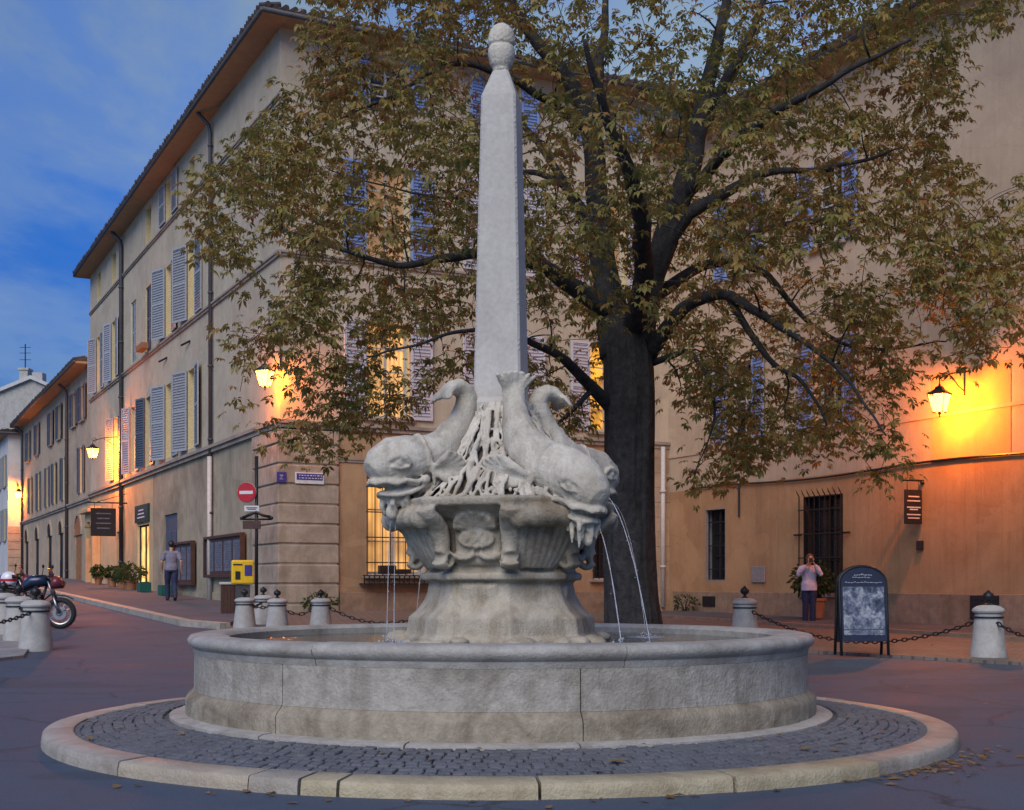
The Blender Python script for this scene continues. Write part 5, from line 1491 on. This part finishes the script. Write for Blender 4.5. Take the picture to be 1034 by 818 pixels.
for row, (z, x0, x1, h) in enumerate(((1.265, -.14, .14, .028), (1.225, -.17, .10, .012), (1.145, -.29, .29, .022))):
    x = x0
    if row == 2: link('lettering', mb.mesh('lettering'), M['sign_mark'], pn); mb = MB()
    while x < x1:
        w = rq.uniform(.015, .05); mb.tube([(x, -.0155, z), (x + w * .5, -.0155, z + rq.uniform(-.3, .9) * h), (x + w, -.0155, z)], .0045 if row else .006, 5); x += w + .012
link('lettering', mb.mesh('lettering'), M['sign_mark'], pn)
mb = MB()
for z in (.38, .36, .34): mb.box((rq.uniform(-.05, .05), -.0205, z), (.5, .002, .008))
mb.box((.0, -.0205, .405), (.66, .0025, .018)); link('sheet_lettering', mb.mesh('sheet_lettering'), M['door_blue'], sh)

# ------------------------------------------------------------------ plants
def bush(root, centre, rad, n, size, m, rg, stems=8):
    V_, F_ = [], []
    for k in range(n):
        d = Vector((rg.gauss(0, 1), rg.gauss(0, 1), rg.gauss(0, 1))).normalized(); r = rg.uniform(.35, 1) ** .6
        c = Vector(centre) + Vector((d.x * rad[0], d.y * rad[1], d.z * rad[2])) * r * (1 + .25 * noise.noise(d * 2.3 + Vector((root.location.x, 0, 0))))
        o = (d + Vector((rg.uniform(-.6, .6), rg.uniform(-.6, .6), rg.uniform(-.6, .4)))).normalized(); w = o.orthogonal().normalized(); w.rotate(Matrix.Rotation(rg.uniform(0, 6.3), 3, o))
        L_ = size * rg.uniform(.7, 1.3); b = len(V_)
        V_ += [c, c + o * L_ * .5 + w * L_ * .24, c + o * L_ - Vector((0, 0, L_ * .2)), c + o * L_ * .5 - w * L_ * .24]; F_.append((b, b + 1, b + 2, b + 3))
    me = bpy.data.meshes.new('foliage'); me.from_pydata([tuple(v) for v in V_], [], F_); link('foliage', me, m, root)
    mb = MB()
    for k in range(stems):
        a = 6.283 * k / stems; mb.tube([(0.03 * math.cos(a), .03 * math.sin(a), centre[2] - rad[2] * 1.05), (centre[0] + rad[0] * .4 * math.cos(a), centre[1] + rad[1] * .4 * math.sin(a), centre[2]), (centre[0] + rad[0] * .7 * math.cos(a), centre[1] + rad[1] * .7 * math.sin(a), centre[2] + rad[2] * .5)], [.018, .012, .005], 5)
    part('stems', mb, M['bark'], root)
def pot(root, r, h, m='pot'):
    mb = MB(); mb.lathe([(0, 0), (r * .72, 0), (r * .95, h * .85), (r * 1.05, h * .86), (r * 1.05, h), (r * .92, h), (r * .9, h * .9), (0, h * .9)], (0, 0, 0), 24); auto_smooth(part('pot', mb, M[m], root), 35)
rp = random.Random(21)
pp = OF.p(7.75, 0, .8); root = thing('potted_shrub', 'big leafy shrub in a dark tub under the barred window', 'plant', (pp.x, pp.y, pz(pp.x, pp.y) + .1))
pot(root, .26, .50); bush(root, (-.05, 0, .95), (.52, .36, .42), 620, .13, M['leaf_green'], rp)
for (a, o_, s_, lab, asp) in ((19.6, .55, .62, 'rounded green potted plant left of the lit shop window', .9), (17.6, .6, .72, 'larger spreading potted plant under the lit shop window', 1.5), (22.1, .5, .5, 'small dark potted plant below the hanging shop sign', 1.0), (25.6, .5, .5, 'pale little potted plant beside the door case with cornice', 1.0)):
    q = LF.p(a, 0, o_); root = thing('potted_plant', lab, 'plant', (q.x, q.y, pz(q.x, q.y)), 0, 'potted plants along the shop front')
    pot(root, .26 * s_ / .7, .36); bush(root, (0, 0, .36 + .42 * s_), (.52 * s_ * asp, .52 * s_ * asp, .50 * s_), 420, .15, M['leaf_green'], rp, 6)
q = FF.p(.9, 0, .5); root = thing('corner_weed', 'low green weeds growing at the foot of the rusticated corner', 'plant', (q.x, q.y, pz(q.x, q.y)))
bush(root, (0, 0, .28), (.45, .2, .20), 170, .12, M['leaf_green'], rp, 6)
q = OF.p(1.6, 0, .5); root = thing('wall_weed', 'small tuft of weeds at the wall foot left of the cellar vent', 'plant', (q.x, q.y, pz(q.x, q.y) + .1))
bush(root, (0, 0, .22), (.35, .2, .22), 120, .12, M['leaf_green'], rp, 5)
# green crates on the pavement behind the walking man
for a, lab in ((15.0, 'green plastic crate on the pavement left of the walking man'), (11.3, 'green plastic crate on the pavement right of the walking man')):
    q = LF.p(a, 0, .6); root = thing('plastic_crate', lab, 'crate', (q.x, q.y, pz(q.x, q.y)), math.atan2(U.y, U.x), 'green crates by the street wall')
    mb = MB()
    for x, y, w, d in ((0, -.19, .6, .025), (0, .19, .6, .025), (-.29, 0, .025, .354), (.29, 0, .025, .354)): mb.box((x, y, .18), (w, d, .34))
    mb.box((0, 0, .02), (.55, .35, .03)); part('crate_shell', mb, M['green_plastic'], root)
    mb = MB()
    for z in (.12, .20, .28): mb.box((0, -.205, z), (.5, .004, .03))
    part('handle_slots', mb, M['black'], root)
q = LF.p(9.6, 0, .7); root = thing('parking_post', 'short dark iron post on the pavement beside the walking man', 'post', (q.x, q.y, pz(q.x, q.y)))
mb = MB(); mb.lathe([(0, 0), (.10, 0), (.10, .06), (.055, .10), (.05, .7), (.075, .73), (.08, .78), (.05, .83), (0, .85)], (0, 0, 0), 16); auto_smooth(part('shaft', mb, M['iron'], root), 40)

# fallen leaves
rf = random.Random(8); V_, F_ = [], []
def drop(x, y, z):
    a = rf.uniform(0, 6.28); s_ = rf.uniform(.02, .05); t = rf.uniform(-.3, .3); b = len(V_)
    d = Vector((math.cos(a), math.sin(a), t * .4)) * s_; w = Vector((-math.sin(a), math.cos(a), rf.uniform(-.4, .4))) * s_ * .55
    c = Vector((x, y, z + .008))
    V_.extend([c - d, c + w + Z * .008, c + d + Z * abs(t) * s_, c - w + Z * .006]); F_.append((b, b + 1, b + 2, b + 3))
for k in range(230):
    u = rf.random()
    if u < .45:      # swept against the kerb
        a = rf.gauss(R(322), R(9)) if rf.random() < .82 else rf.uniform(R(235), R(330)); r = kr1 + .03 + abs(rf.gauss(0, .16)); x, y = FX + r * math.cos(a), FY + r * math.sin(a); drop(x, y, gz(x, y))
    elif u < .58:
        a = rf.uniform(R(190), R(350)); r = rf.uniform(2.75, 3.38); drop(FX + r * math.cos(a), FY + r * math.sin(a), isl(r) + .012)
    elif u < .75:
        x, y = rf.uniform(-6, 9), rf.uniform(6.5, 20)
        if math.hypot(x - FX, y - FY) > kr1 + .05: drop(x, y, gz(x, y))
    else:
        x, y = rf.uniform(2.5, 9.5), rf.uniform(22.5, 28.5); drop(x, y, pz(x, y))
me = bpy.data.meshes.new('fallen_leaves'); me.from_pydata([tuple(v) for v in V_], [], F_); tag(link('fallen_leaves', me, M['leaf_dry']), kind='stuff')
# ------------------------------------------------------------------ people
def person(name_label, loc, rz, pose):
    root = thing('person', name_label, 'person', loc, rz)
    J = pose['J']; s = pose.get('s', 1.0)
    v = lambda k: Vector(J[k]) * s
    # one continuous body
    mb = MB()
    mb.tube([v('hip') - Z * .06 * s, v('hip'), v('waist'), v('chest'), v('neck') - Z * .05 * s], [(.15 * s, .10 * s), (.165 * s, .115 * s), (.135 * s, .095 * s), (.165 * s, .11 * s), (.10 * s, .075 * s)], 16, side=J['side'])
    mb.tube([v('neck') - Z * .07 * s, v('neck') + Z * .03 * s, v('head') - Z * .06 * s], [.058 * s, .05 * s, .05 * s], 10)
    hd = v('head'); f = Vector(J['face']).normalized(); sd = Vector(J['side']).normalized()
    Mh = Matrix((sd, f, Z)).transposed()
    mb.ball(hd + Z * .015 * s, .098 * s, 12, (.80, 1.0, 1.14), Mh)
    mb.ball(hd - Z * .055 * s + f * .02 * s, .066 * s, 12, (.85, 1.0, .9), Mh)
    mb.tube([hd + f * .088 * s + Z * .03 * s, hd + f * .118 * s - Z * .015 * s, hd + f * .092 * s - Z * .025 * s], [.010 * s, .017 * s, .012 * s], 6)
    for q in (-1, 1):
        mb.ball(hd + sd * q * .08 * s, .026 * s, 8, (.5, .8, 1.2), Mh)
        sh = v('sh%d' % q); el = v('el%d' % q); wr = v('wr%d' % q); kn = v('kn%d' % q); an = v('an%d' % q); hp = v('hp%d' % q)
        mb.tube([v('chest') + Z * .09 * s + sd * q * .08 * s, sh], [.07 * s, .062 * s], 10)
        mb.tube([sh, sh.lerp(el, .5), el, el.lerp(wr, .4), wr], [.060 * s, .052 * s, .042 * s, .041 * s, .029 * s], 10)
        mb.tube([hp, hp.lerp(kn, .5), kn, kn.lerp(an, .35), an], [.092 * s, .082 * s, .058 * s, .056 * s, .038 * s], 12)
        mb.tube([an + Z * .0, an - Z * .05 * s, an - Z * .06 * s + f * .12 * s], [.04 * s, .042 * s, .03 * s], 8)
        # hand: palm, four unequal fingers and a thumb, half closed
        hdv = Vector(J.get('hand%d' % q, (wr - el))).normalized(); across = hdv.cross(sd); across = (across if across.length > .2 else hdv.cross(Z)).normalized(); curl = hdv.cross(across).normalized() * (-q)
        pc = wr + hdv * .085 * s
        mb.tube([wr, wr + hdv * .045 * s, pc], [(.027 * s, .020 * s), (.040 * s, .019 * s), (.041 * s, .016 * s)], 8, side=across)
        for i, ln in enumerate((.062, .074, .068, .05)):
            b = pc + across * (-.030 + .020 * i) * s
            mb.tube([b - hdv * .015 * s, b + hdv * ln * .45 * s + curl * .010 * s, b + hdv * ln * .8 * s + curl * .034 * s, b + hdv * ln * .85 * s + curl * .054 * s], [.0095 * s, .009 * s, .008 * s, .006 * s], 6)
        tb_ = wr + hdv * .03 * s - across * .032 * s
        mb.tube([tb_, tb_ + hdv * .03 * s - across * .028 * s, tb_ + hdv * .06 * s - across * .030 * s + curl * .02 * s], [.013 * s, .011 * s, .008 * s], 6)
    worldpart_l = lambda nm, m_, mat, sm=True: link(nm, m_.mesh(nm, sm, None, False), mat, root)
    worldpart_l('body', fuse(mb, .0095, 3, 'body'), M['skin'])
    # trousers
    mb = MB(); mb.tube([v('hip') - Z * .08 * s, v('hip') + Z * .02 * s, v('waist') - Z * .03 * s], [(.17 * s, .122 * s), (.182 * s, .13 * s), (.155 * s, .112 * s)], 16, side=J['side'])
    for q in (-1, 1):
        kn = v('kn%d' % q); an = v('an%d' % q); hp = v('hp%d' % q)
        mb.tube([hp + Z * .03 * s, hp.lerp(kn, .5), kn, kn.lerp(an, .4), an + Z * .0, an - Z * .02 * s], [.107 * s, .098 * s, .076 * s, .074 * s, .068 * s, .066 * s], 12)
    worldpart_l('trousers', fuse(mb, .012, 2, 'trousers', .006, 9), M['navy'])
    mb = MB()
    mb.tube([v('hip') - Z * pose.get('hem', .04) * s, v('hip') + Z * .06 * s, v('waist'), v('chest'), v('chest') + Z * .10 * s, v('neck') - Z * .035 * s], [(.192 * s, .142 * s), (.19 * s, .14 * s), (.162 * s, .118 * s), (.187 * s, .13 * s), (.165 * s, .105 * s), (.075 * s, .068 * s)], 18, side=J['side'])
    for q in (-1, 1):
        sh = v('sh%d' % q); el = v('el%d' % q); wr = v('wr%d' % q)
        mb.tube([v('chest') + Z * .085 * s + sd * q * .07 * s, sh], [.088 * s, .078 * s], 10)
        if pose.get('sleeve') == 'short': mb.tube([sh, sh.lerp(el, .45), sh.lerp(el, .85)], [.078 * s, .072 * s, .066 * s], 10)
        else: mb.tube([sh, sh.lerp(el, .5), el, el.lerp(wr, .5), el.lerp(wr, .92)], [.078 * s, .068 * s, .060 * s, .054 * s, .046 * s], 10)
    worldpart_l('shirt', fuse(mb, .012, 2, 'shirt', .007, 8), M[pose['shirt']])
    mb = MB(); b = hd + Z * .035 * s - f * .018 * s
    mb.ball(b, .108 * s, 12, (.88, 1.0, 1.04), Mh)
    if pose.get('longhair'):
        mb.ball(hd - f * .05 * s - Z * .05 * s, .085 * s, 12, (1.0, .7, 1.2), Mh)
        for q in (-1, 1): mb.ball(hd + sd * q * .075 * s - Z * .03 * s - f * .01 * s, .035 * s, 12, (.6, 1, 1.9), Mh)
    # keep the face clear of hair
    hb = fuse(mb, .011, 1, 'hair', .006, 22)
    for vv in hb.bm.verts:
        rel = vv.co - hd
        if rel.dot(f) > .045 * s and rel.z < .065 * s: vv.co -= f * (rel.dot(f) - .045 * s)
    worldpart_l('hair', hb, M[pose['hair']])
    mb = MB()
    for q in (-1, 1):
        mb.ball(hd + f * .083 * s + sd * q * .033 * s + Z * .028 * s, .011 * s, 8)
        mb.tube([hd + f * .088 * s + sd * q * .02 * s + Z * .05 * s, hd + f * .08 * s + sd * q * .05 * s + Z * .048 * s], .005 * s, 5)
    mb.tube([hd + f * .078 * s - sd * .022 * s - Z * .058 * s, hd + f * .086 * s - Z * .056 * s, hd + f * .078 * s + sd * .022 * s - Z * .058 * s], .006 * s, 5)
    worldpart_l('face_features', mb, M['hair_brown'])
    for q in (-1, 1):
        an = v('an%d' % q); ff = Vector(J.get('foot%d' % q, J['face'])).normalized()
        mb = MB(); mb.tube([an - ff * .07 * s - Z * .045 * s, an - Z * .03 * s, an + ff * .09 * s - Z * .055 * s, an + ff * .17 * s - Z * .065 * s], [(.04 * s, .045 * s), (.052 * s, .052 * s), (.052 * s, .036 * s), (.035 * s, .022 * s)], 10, side=sd)
        worldpart_l('shoe', fuse(mb, .009, 2, 'shoe'), M['shoe'])
    return root, v
# walking man, seen from behind, going up the street: local +y is the way he walks
JM = dict(side=(1, 0, 0), face=(0, 1, 0), hip=(0, 0, .93), waist=(0, .01, 1.10), chest=(0, .02, 1.30), neck=(0, .03, 1.50), head=(0, .05, 1.645),
          **{'sh-1': (-.205, .02, 1.42), 'sh1': (.205, .02, 1.42), 'el-1': (-.275, -.03, 1.14), 'el1': (.275, -.08, 1.15), 'wr-1': (-.26, .10, .92), 'wr1': (.285, .02, .91),
             'hp-1': (-.095, 0, .90), 'hp1': (.095, 0, .90), 'kn-1': (-.10, .14, .50), 'kn1': (.095, -.02, .485), 'an-1': (-.09, .19, .085), 'an1': (.09, -.27, .135), 'foot1': (0, .85, -.5)})
mp = Vector((at(173, 0, 39.4).x, 39.4, 0)); mp.z = pz(mp.x, mp.y) + .005
person('person walking away up the street in a grey-blue shirt and navy trousers', mp, R(20), dict(J=JM, s=1.03, shirt='shirt_grey', hair='hair', sleeve='short'))
# woman holding a camera up to her face, facing the fountain: local -y is towards the viewer
JW = dict(side=(-1, 0, 0), face=(.12, -1, 0), hip=(0, 0, .90), waist=(.0, 0, 1.06), chest=(0, 0, 1.25), neck=(0, -.01, 1.43), head=(.02, -.03, 1.565),
          **{'sh-1': (.175, 0, 1.36), 'sh1': (-.175, 0, 1.36), 'el-1': (.265, -.19, 1.20), 'el1': (-.27, -.15, 1.19), 'wr-1': (.115, -.225, 1.43), 'wr1': (-.07, -.24, 1.42),
             'hp-1': (.085, 0, .87), 'hp1': (-.085, 0, .87), 'kn-1': (.085, -.02, .47), 'kn1': (-.085, .0, .47), 'an-1': (.09, .0, .085), 'an1': (-.09, .02, .085),
             'hand-1': (-.45, -.15, .85), 'hand1': (.45, -.15, .85), 'foot-1': (.2, -1, 0), 'foot1': (-.25, -1, 0)})
wpn = Vector((at(817, 0, 31.4).x, 31.4, 0)); wpn.z = gz(wpn.x, wpn.y) + PAVE + .005
wr_, wv = person('person in a lilac shirt and navy trousers holding a camera up to the face', wpn, R(-8), dict(J=JW, s=1.0, shirt='shirt_lilac', hair='hair_brown', longhair=True, hem=.10))
cp = wr_.matrix_basis if False else Matrix.Translation(wpn) @ Matrix.Rotation(R(-8), 4, 'Z')
cam_t = thing('camera', 'small dark camera held up in front of the face of the woman in lilac', 'camera', cp @ Vector((.03, -.235, 1.535)), R(-8))
mb = MB(); mb.box((0, 0, 0), (.13, .055, .08), None, .01); mb.box((0, 0, .048), (.05, .04, .02), None, .005); part('camera_body', mb, M['black'], cam_t)
mb = MB(); mb.lathe([(0, .02), (.03, .02), (.033, .075), (.027, .08), (0, .075)], (0, 0, 0), 16, axis=Matrix.Rotation(R(90), 3, 'X')); part('lens', mb, M['black'], cam_t)

# ------------------------------------------------------------------ motorcycles (local +x is forward, wheels on z = 0)
def motorcycle(loc, rz, label):
    root = thing('motorcycle', label, 'motorcycle', loc, rz, 'motorcycles parked at the left edge')
    RX = Matrix.Rotation(R(90), 3, 'X')
    def wheel(x, r, w):
        t = bpy.data.objects.new('wheel', None); COL.objects.link(t); t.parent = root; t.location = (x, 0, r)
        mb = MB(); mb.lathe([(r - .095, -w * .42), (r - .05, -w / 2), (r - .012, -w * .36), (r, 0), (r - .012, w * .36), (r - .05, w / 2), (r - .095, w * .42)], (0, 0, 0), 40, axis=RX, closed_profile=True)
        for k in range(40):
            a = 2 * math.pi * k / 40; mb.box((math.cos(a) * (r - .006), 0, math.sin(a) * (r - .006)), (.022, w * .7, .016), Matrix.Rotation(-a + R(90), 3, 'Y'))
        link('tyre', mb.mesh('tyre', True), M['rubber'], t)
        mb = MB(); mb.lathe([(r - .115, -w * .33), (r - .09, -w * .40), (r - .09, w * .40), (r - .115, w * .33)], (0, 0, 0), 36, axis=RX, closed_profile=True)
        mb.lathe([(0, -.07), (.05, -.07), (.05, .07), (0, .07)], (0, 0, 0), 16, axis=RX)
        for k in range(10):
            a = 2 * math.pi * k / 10
            for q in (-1, 1): mb.tube([(math.cos(a) * .045, q * .04, math.sin(a) * .045), (math.cos(a + q * .18) * (r - .10), q * .01, math.sin(a + q * .18) * (r - .10))], .008, 5)
        link('rim', mb.mesh('rim', False), M['chrome'], t)
        mb = MB(); mb.lathe([(.07, -.004), (.145, -.004), (.145, .004), (.07, .004)], (0, -.075, 0), 28, axis=RX, closed_profile=True); mb.box((.09, -.08, .09), (.08, .04, .07), Matrix.Rotation(R(45), 3, 'Y'), .008)
        link('brake_disc', mb.mesh('brake_disc'), M['chrome'], t)
        return t
    bpy_e = wheel(.72, .335, .12); wheel(-.72, .325, .16)
    mb = MB()
    for q in (-1, 1): mb.tube([(.72, q * .10, .335), (.60, q * .10, .68)], .034, 10); mb.tube([(.60, q * .10, .68), (.485, q * .10, 1.02)], .025, 10)
    part('fork', mb, M['chrome'], root, True)
    mb = MB(); mb.tube([(.36, 0, .60), (.52, 0, .74), (.70, 0, .72), (.86, 0, .70), (1.0, 0, .63)], [(.05, .012), (.075, .014), (.075, .016), (.06, .014), (.03, .01)], 10, side=(0, 1, 0)); part('mudguard', mb, M['black'], root, True)
    mb = MB(); mb.tube([(.46, 0, 1.00), (.24, 0, .90), (-.20, 0, .78), (-.62, 0, .80), (-.98, 0, .86)], .035, 8); mb.tube([(.44, 0, .95), (.30, 0, .50), (.05, 0, .30), (-.28, 0, .32), (-.34, 0, .74)], .03, 8)
    for q in (-1, 1): mb.tube([(-.28, q * .10, .40), (-.72, q * .11, .325)], .03, 8); mb.tube([(-.45, q * .12, .74), (-.66, q * .13, .36)], .028, 8)
    part('frame', mb, M['iron'], root, True)
    mb = MB(); mb.box((.06, 0, .47), (.44, .34, .30), None, .05); mb.box((.20, 0, .68), (.24, .24, .26), Matrix.Rotation(R(18), 3, 'Y'), .03)
    for k in range(5): mb.box((.20 + .03 * k * .3, 0, .60 + .045 * k), (.27, .27, .014), Matrix.Rotation(R(18), 3, 'Y'))
    mb.lathe([(0, -.19), (.10, -.19), (.11, -.17), (.11, .17), (.10, .19), (0, .19)], (-.02, 0, .44), 20, axis=RX); part('engine', mb, M['zinc'], root)
    mb = MB(); mb.tube([(.30, -.12, .62), (.40, -.15, .42), (.22, -.17, .26), (-.25, -.18, .30), (-.55, -.20, .46), (-.95, -.21, .60)], [.024, .026, .028, .034, .058, .052], 10); part('exhaust', mb, M['chrome'], root, True)
    mb = MB(); mb.tube([(.50, 0, .99), (.36, 0, 1.03), (.14, 0, 1.02), (-.06, 0, .90), (-.12, 0, .84)], [(.08, .06), (.165, .13), (.175, .135), (.13, .07), (.09, .03)], 16, side=(0, 1, 0)); part('fuel_tank', mb, M['bike_blue'], root, True)
    mb = MB(); mb.tube([(.0, 0, .90), (-.16, 0, .875), (-.40, 0, .89), (-.56, 0, .95), (-.88, 0, .98)], [(.10, .03), (.14, .05), (.155, .05), (.14, .05), (.09, .035)], 14, side=(0, 1, 0)); part('seat', mb, M['black'], root, True)
    mb = MB()
    for q in (-1, 1): mb.tube([(.46, q * .05, 1.06), (.47, q * .20, 1.14), (.36, q * .40, 1.13)], .014, 8); mb.tube([(.40, q * .31, 1.135), (.34, q * .43, 1.127)], .02, 8)
    part('handlebar', mb, M['iron'], root, True)
    for q in (-1, 1):
        mb = MB(); mb.tube([(.42, q * .28, 1.14), (.46, q * .34, 1.30)], .008, 6); mb.ball((.46, q * .35, 1.335), .062, 12, (.35, 1, .7)); part('mirror', mb, M['black'], root, True)
    mb = MB(); mb.tube([(.56, 0, 1.0), (.68, 0, .98), (.80, 0, .93)], [(.17, .15), (.15, .13), (.08, .07)], 14, side=(0, 1, 0)); mb.tube([(.58, 0, 1.08), (.52, 0, 1.24), (.46, 0, 1.30)], [(.15, .012), (.13, .01), (.08, .006)], 12, side=(0, 1, 0)); part('front_fairing', mb, M['bike_red'], root, True)
    mb = MB(); mb.ball((.785, 0, .95), .075, 12, (.5, 1.2, .8)); part('headlight', mb, M['chrome'], root, True)
    mb = MB(); mb.tube([(-.88, 0, .93), (-1.0, 0, .88), (-1.12, 0, .62)], [(.06, .02), (.08, .02), (.08, .012)], 10, side=(0, 1, 0)); part('rear_mudguard', mb, M['black'], root, True)
    mb = MB(); mb.box((-1.0, 0, .935), (.06, .12, .05), None, .01); part('tail_light', mb, M['sign_red'], root)
    mb = MB(); mb.tube([(0.0, .14, .28), (-.06, .30, .02)], .014, 6); mb.box((-.06, .31, .008), (.08, .05, .016)); part('side_stand', mb, M['iron'], root)
    return root
def wheelpos(px, Y): p = at(px, 0, Y); return p.x
mx, my = wheelpos(61, 27.6), 27.6
rz = R(4)
mloc = Vector((mx - .72 * math.cos(rz), my - .72 * math.sin(rz), 0)); mloc.z = gz(mloc.x + .72, my)
m1 = motorcycle(mloc, rz, 'dark blue motorcycle with a maroon fairing, its front wheel showing past the bollards')
m2 = dup(m1, (mloc.x - 1.25, mloc.y + 1.6, gz(mloc.x - 1.25, mloc.y + 1.6)), R(10), 'second motorcycle farther back, mostly hidden at the left picture edge')
hl = mloc + Vector((-.36, -.02, .945)); hm = thing('helmet', 'white motorcycle helmet with a red band resting on a motorcycle seat', 'helmet', hl, rz)
mb = MB()
mb.lathe([(.0, .285), (.06, .275), (.11, .24), (.14, .18), (.148, .12), (.14, .05), (.125, .0), (.10, -.005), (.09, .02), (0, .04)], (0, 0, 0), 24)
for v_ in mb.bm.verts: v_.co.x *= 1.15
part('shell', mb, M['bike_white'], hm, True)
mb = MB(); mb.lathe([(.151, .075), (.1525, .085), (.1525, .115), (.150, .125)], (0, 0, 0), 24)
for v_ in mb.bm.verts: v_.co.x *= 1.15
part('red_band', mb, M['sign_red'], hm, True)
mb = MB(); mb.lathe([(.1535, .13), (.1525, .16), (.140, .205), (.13, .21)], (0, 0, 0), 16, -.95, .95)
for v_ in mb.bm.verts: v_.co.x *= 1.16
part('visor', mb, M['black'], hm, True)

# ------------------------------------------------------------------ sky, light, camera
w = bpy.data.worlds.new('World'); SC.world = w; w.use_nodes = True
nt = w.node_tree; bg = nt.nodes['Background']
SUN_EL, SUN_ROT = R(1.0), R(215)
sk = N(nt, 'ShaderNodeTexSky', sky_type='NISHITA'); sk.sun_disc = False; sk.sun_elevation = SUN_EL; sk.sun_rotation = SUN_ROT; sk.altitude = 180; sk.air_density = 1.0; sk.dust_density = .4; sk.ozone_density = 6.0
tc = N(nt, 'ShaderNodeTexCoord'); mp_ = N(nt, 'ShaderNodeMapping', inp={'Scale': (1.6, 1.6, 2.5), 'Location': (.35, .1, .2)}); L(nt, tc.outputs['Generated'], mp_.inputs['Vector'])
cn = noise_node(nt, mp_.outputs[0], 2.3, 7, .58, .35)
bw = N(nt, 'ShaderNodeRGBToBW'); L(nt, sk.outputs[0], bw.inputs[0])
sep = N(nt, 'ShaderNodeSeparateXYZ'); L(nt, tc.outputs['Generated'], sep.inputs[0])
# blue-hour balance: deep blue low down, veiled and paler overhead where the cloud sheet is thicker
tint = ramp(nt, sep.outputs['Z'], [(.05, (.28, .72, 1.02)), (.25, (.29, .92, 1.06)), (.42, (.80, 1.42, 1.42)), (.75, (.95, 1.3, 1.3))])
blue = mixc(nt, 1.0, sk.outputs[0], tint, 'MULTIPLY')
cl = mixc(nt, 1.0, (2.0, 2.75, 3.5), bw.outputs[0], 'MULTIPLY')
bank = N(nt, 'ShaderNodeVectorMath', operation='DOT_PRODUCT'); bank.inputs[1].default_value = (.12, .86, .50); L(nt, tc.outputs['Generated'], bank.inputs[0])
th = N(nt, 'ShaderNodeMapRange', inp={'From Min': .88, 'From Max': 1.0, 'To Min': 0.0, 'To Max': .30}); L(nt, bank.outputs['Value'], th.inputs['Value'])
ad = N(nt, 'ShaderNodeMath', operation='ADD'); L(nt, cn, ad.inputs[0]); L(nt, th.outputs[0], ad.inputs[1])
cf = ramp(nt, ad.outputs[0], [(.36, 0.), (.48, .15), (.55, .38), (.60, .45), (.72, .9)])
L(nt, mixc(nt, cf, blue, cl), bg.inputs['Color'])
bg.inputs['Strength'].default_value = .15
sl = bpy.data.lights.new('sun', 'SUN'); sl.energy = .56; sl.angle = R(45); sl.color = (1.0, .93, .83)
so = bpy.data.objects.new('sun', sl); COL.objects.link(so)
sd_ = Vector((-.22, -.72, .66)).normalized()     # soft glow of the open dusk sky behind the camera
so.rotation_euler = sd_.to_track_quat('Z', 'Y').to_euler()
cam = bpy.data.cameras.new('camera'); cam.sensor_width = 36; cam.lens = 36 * F / 1034; cam.shift_y = (HY - 409) / 1034; cam.clip_end = 3000; cam.clip_start = .1
co = bpy.data.objects.new('viewpoint', cam); COL.objects.link(co); co.location = (0, 0, H); co.rotation_euler = (R(90), 0, 0); SC.camera = co
SC.render.engine = 'CYCLES'; SC.cycles.use_denoising = True; SC.cycles.max_bounces = 6; SC.cycles.transparent_max_bounces = 12
SC.view_settings.view_transform = 'Standard'; SC.view_settings.look = 'None'; SC.view_settings.exposure = 2.28; SC.view_settings.gamma = 1.0
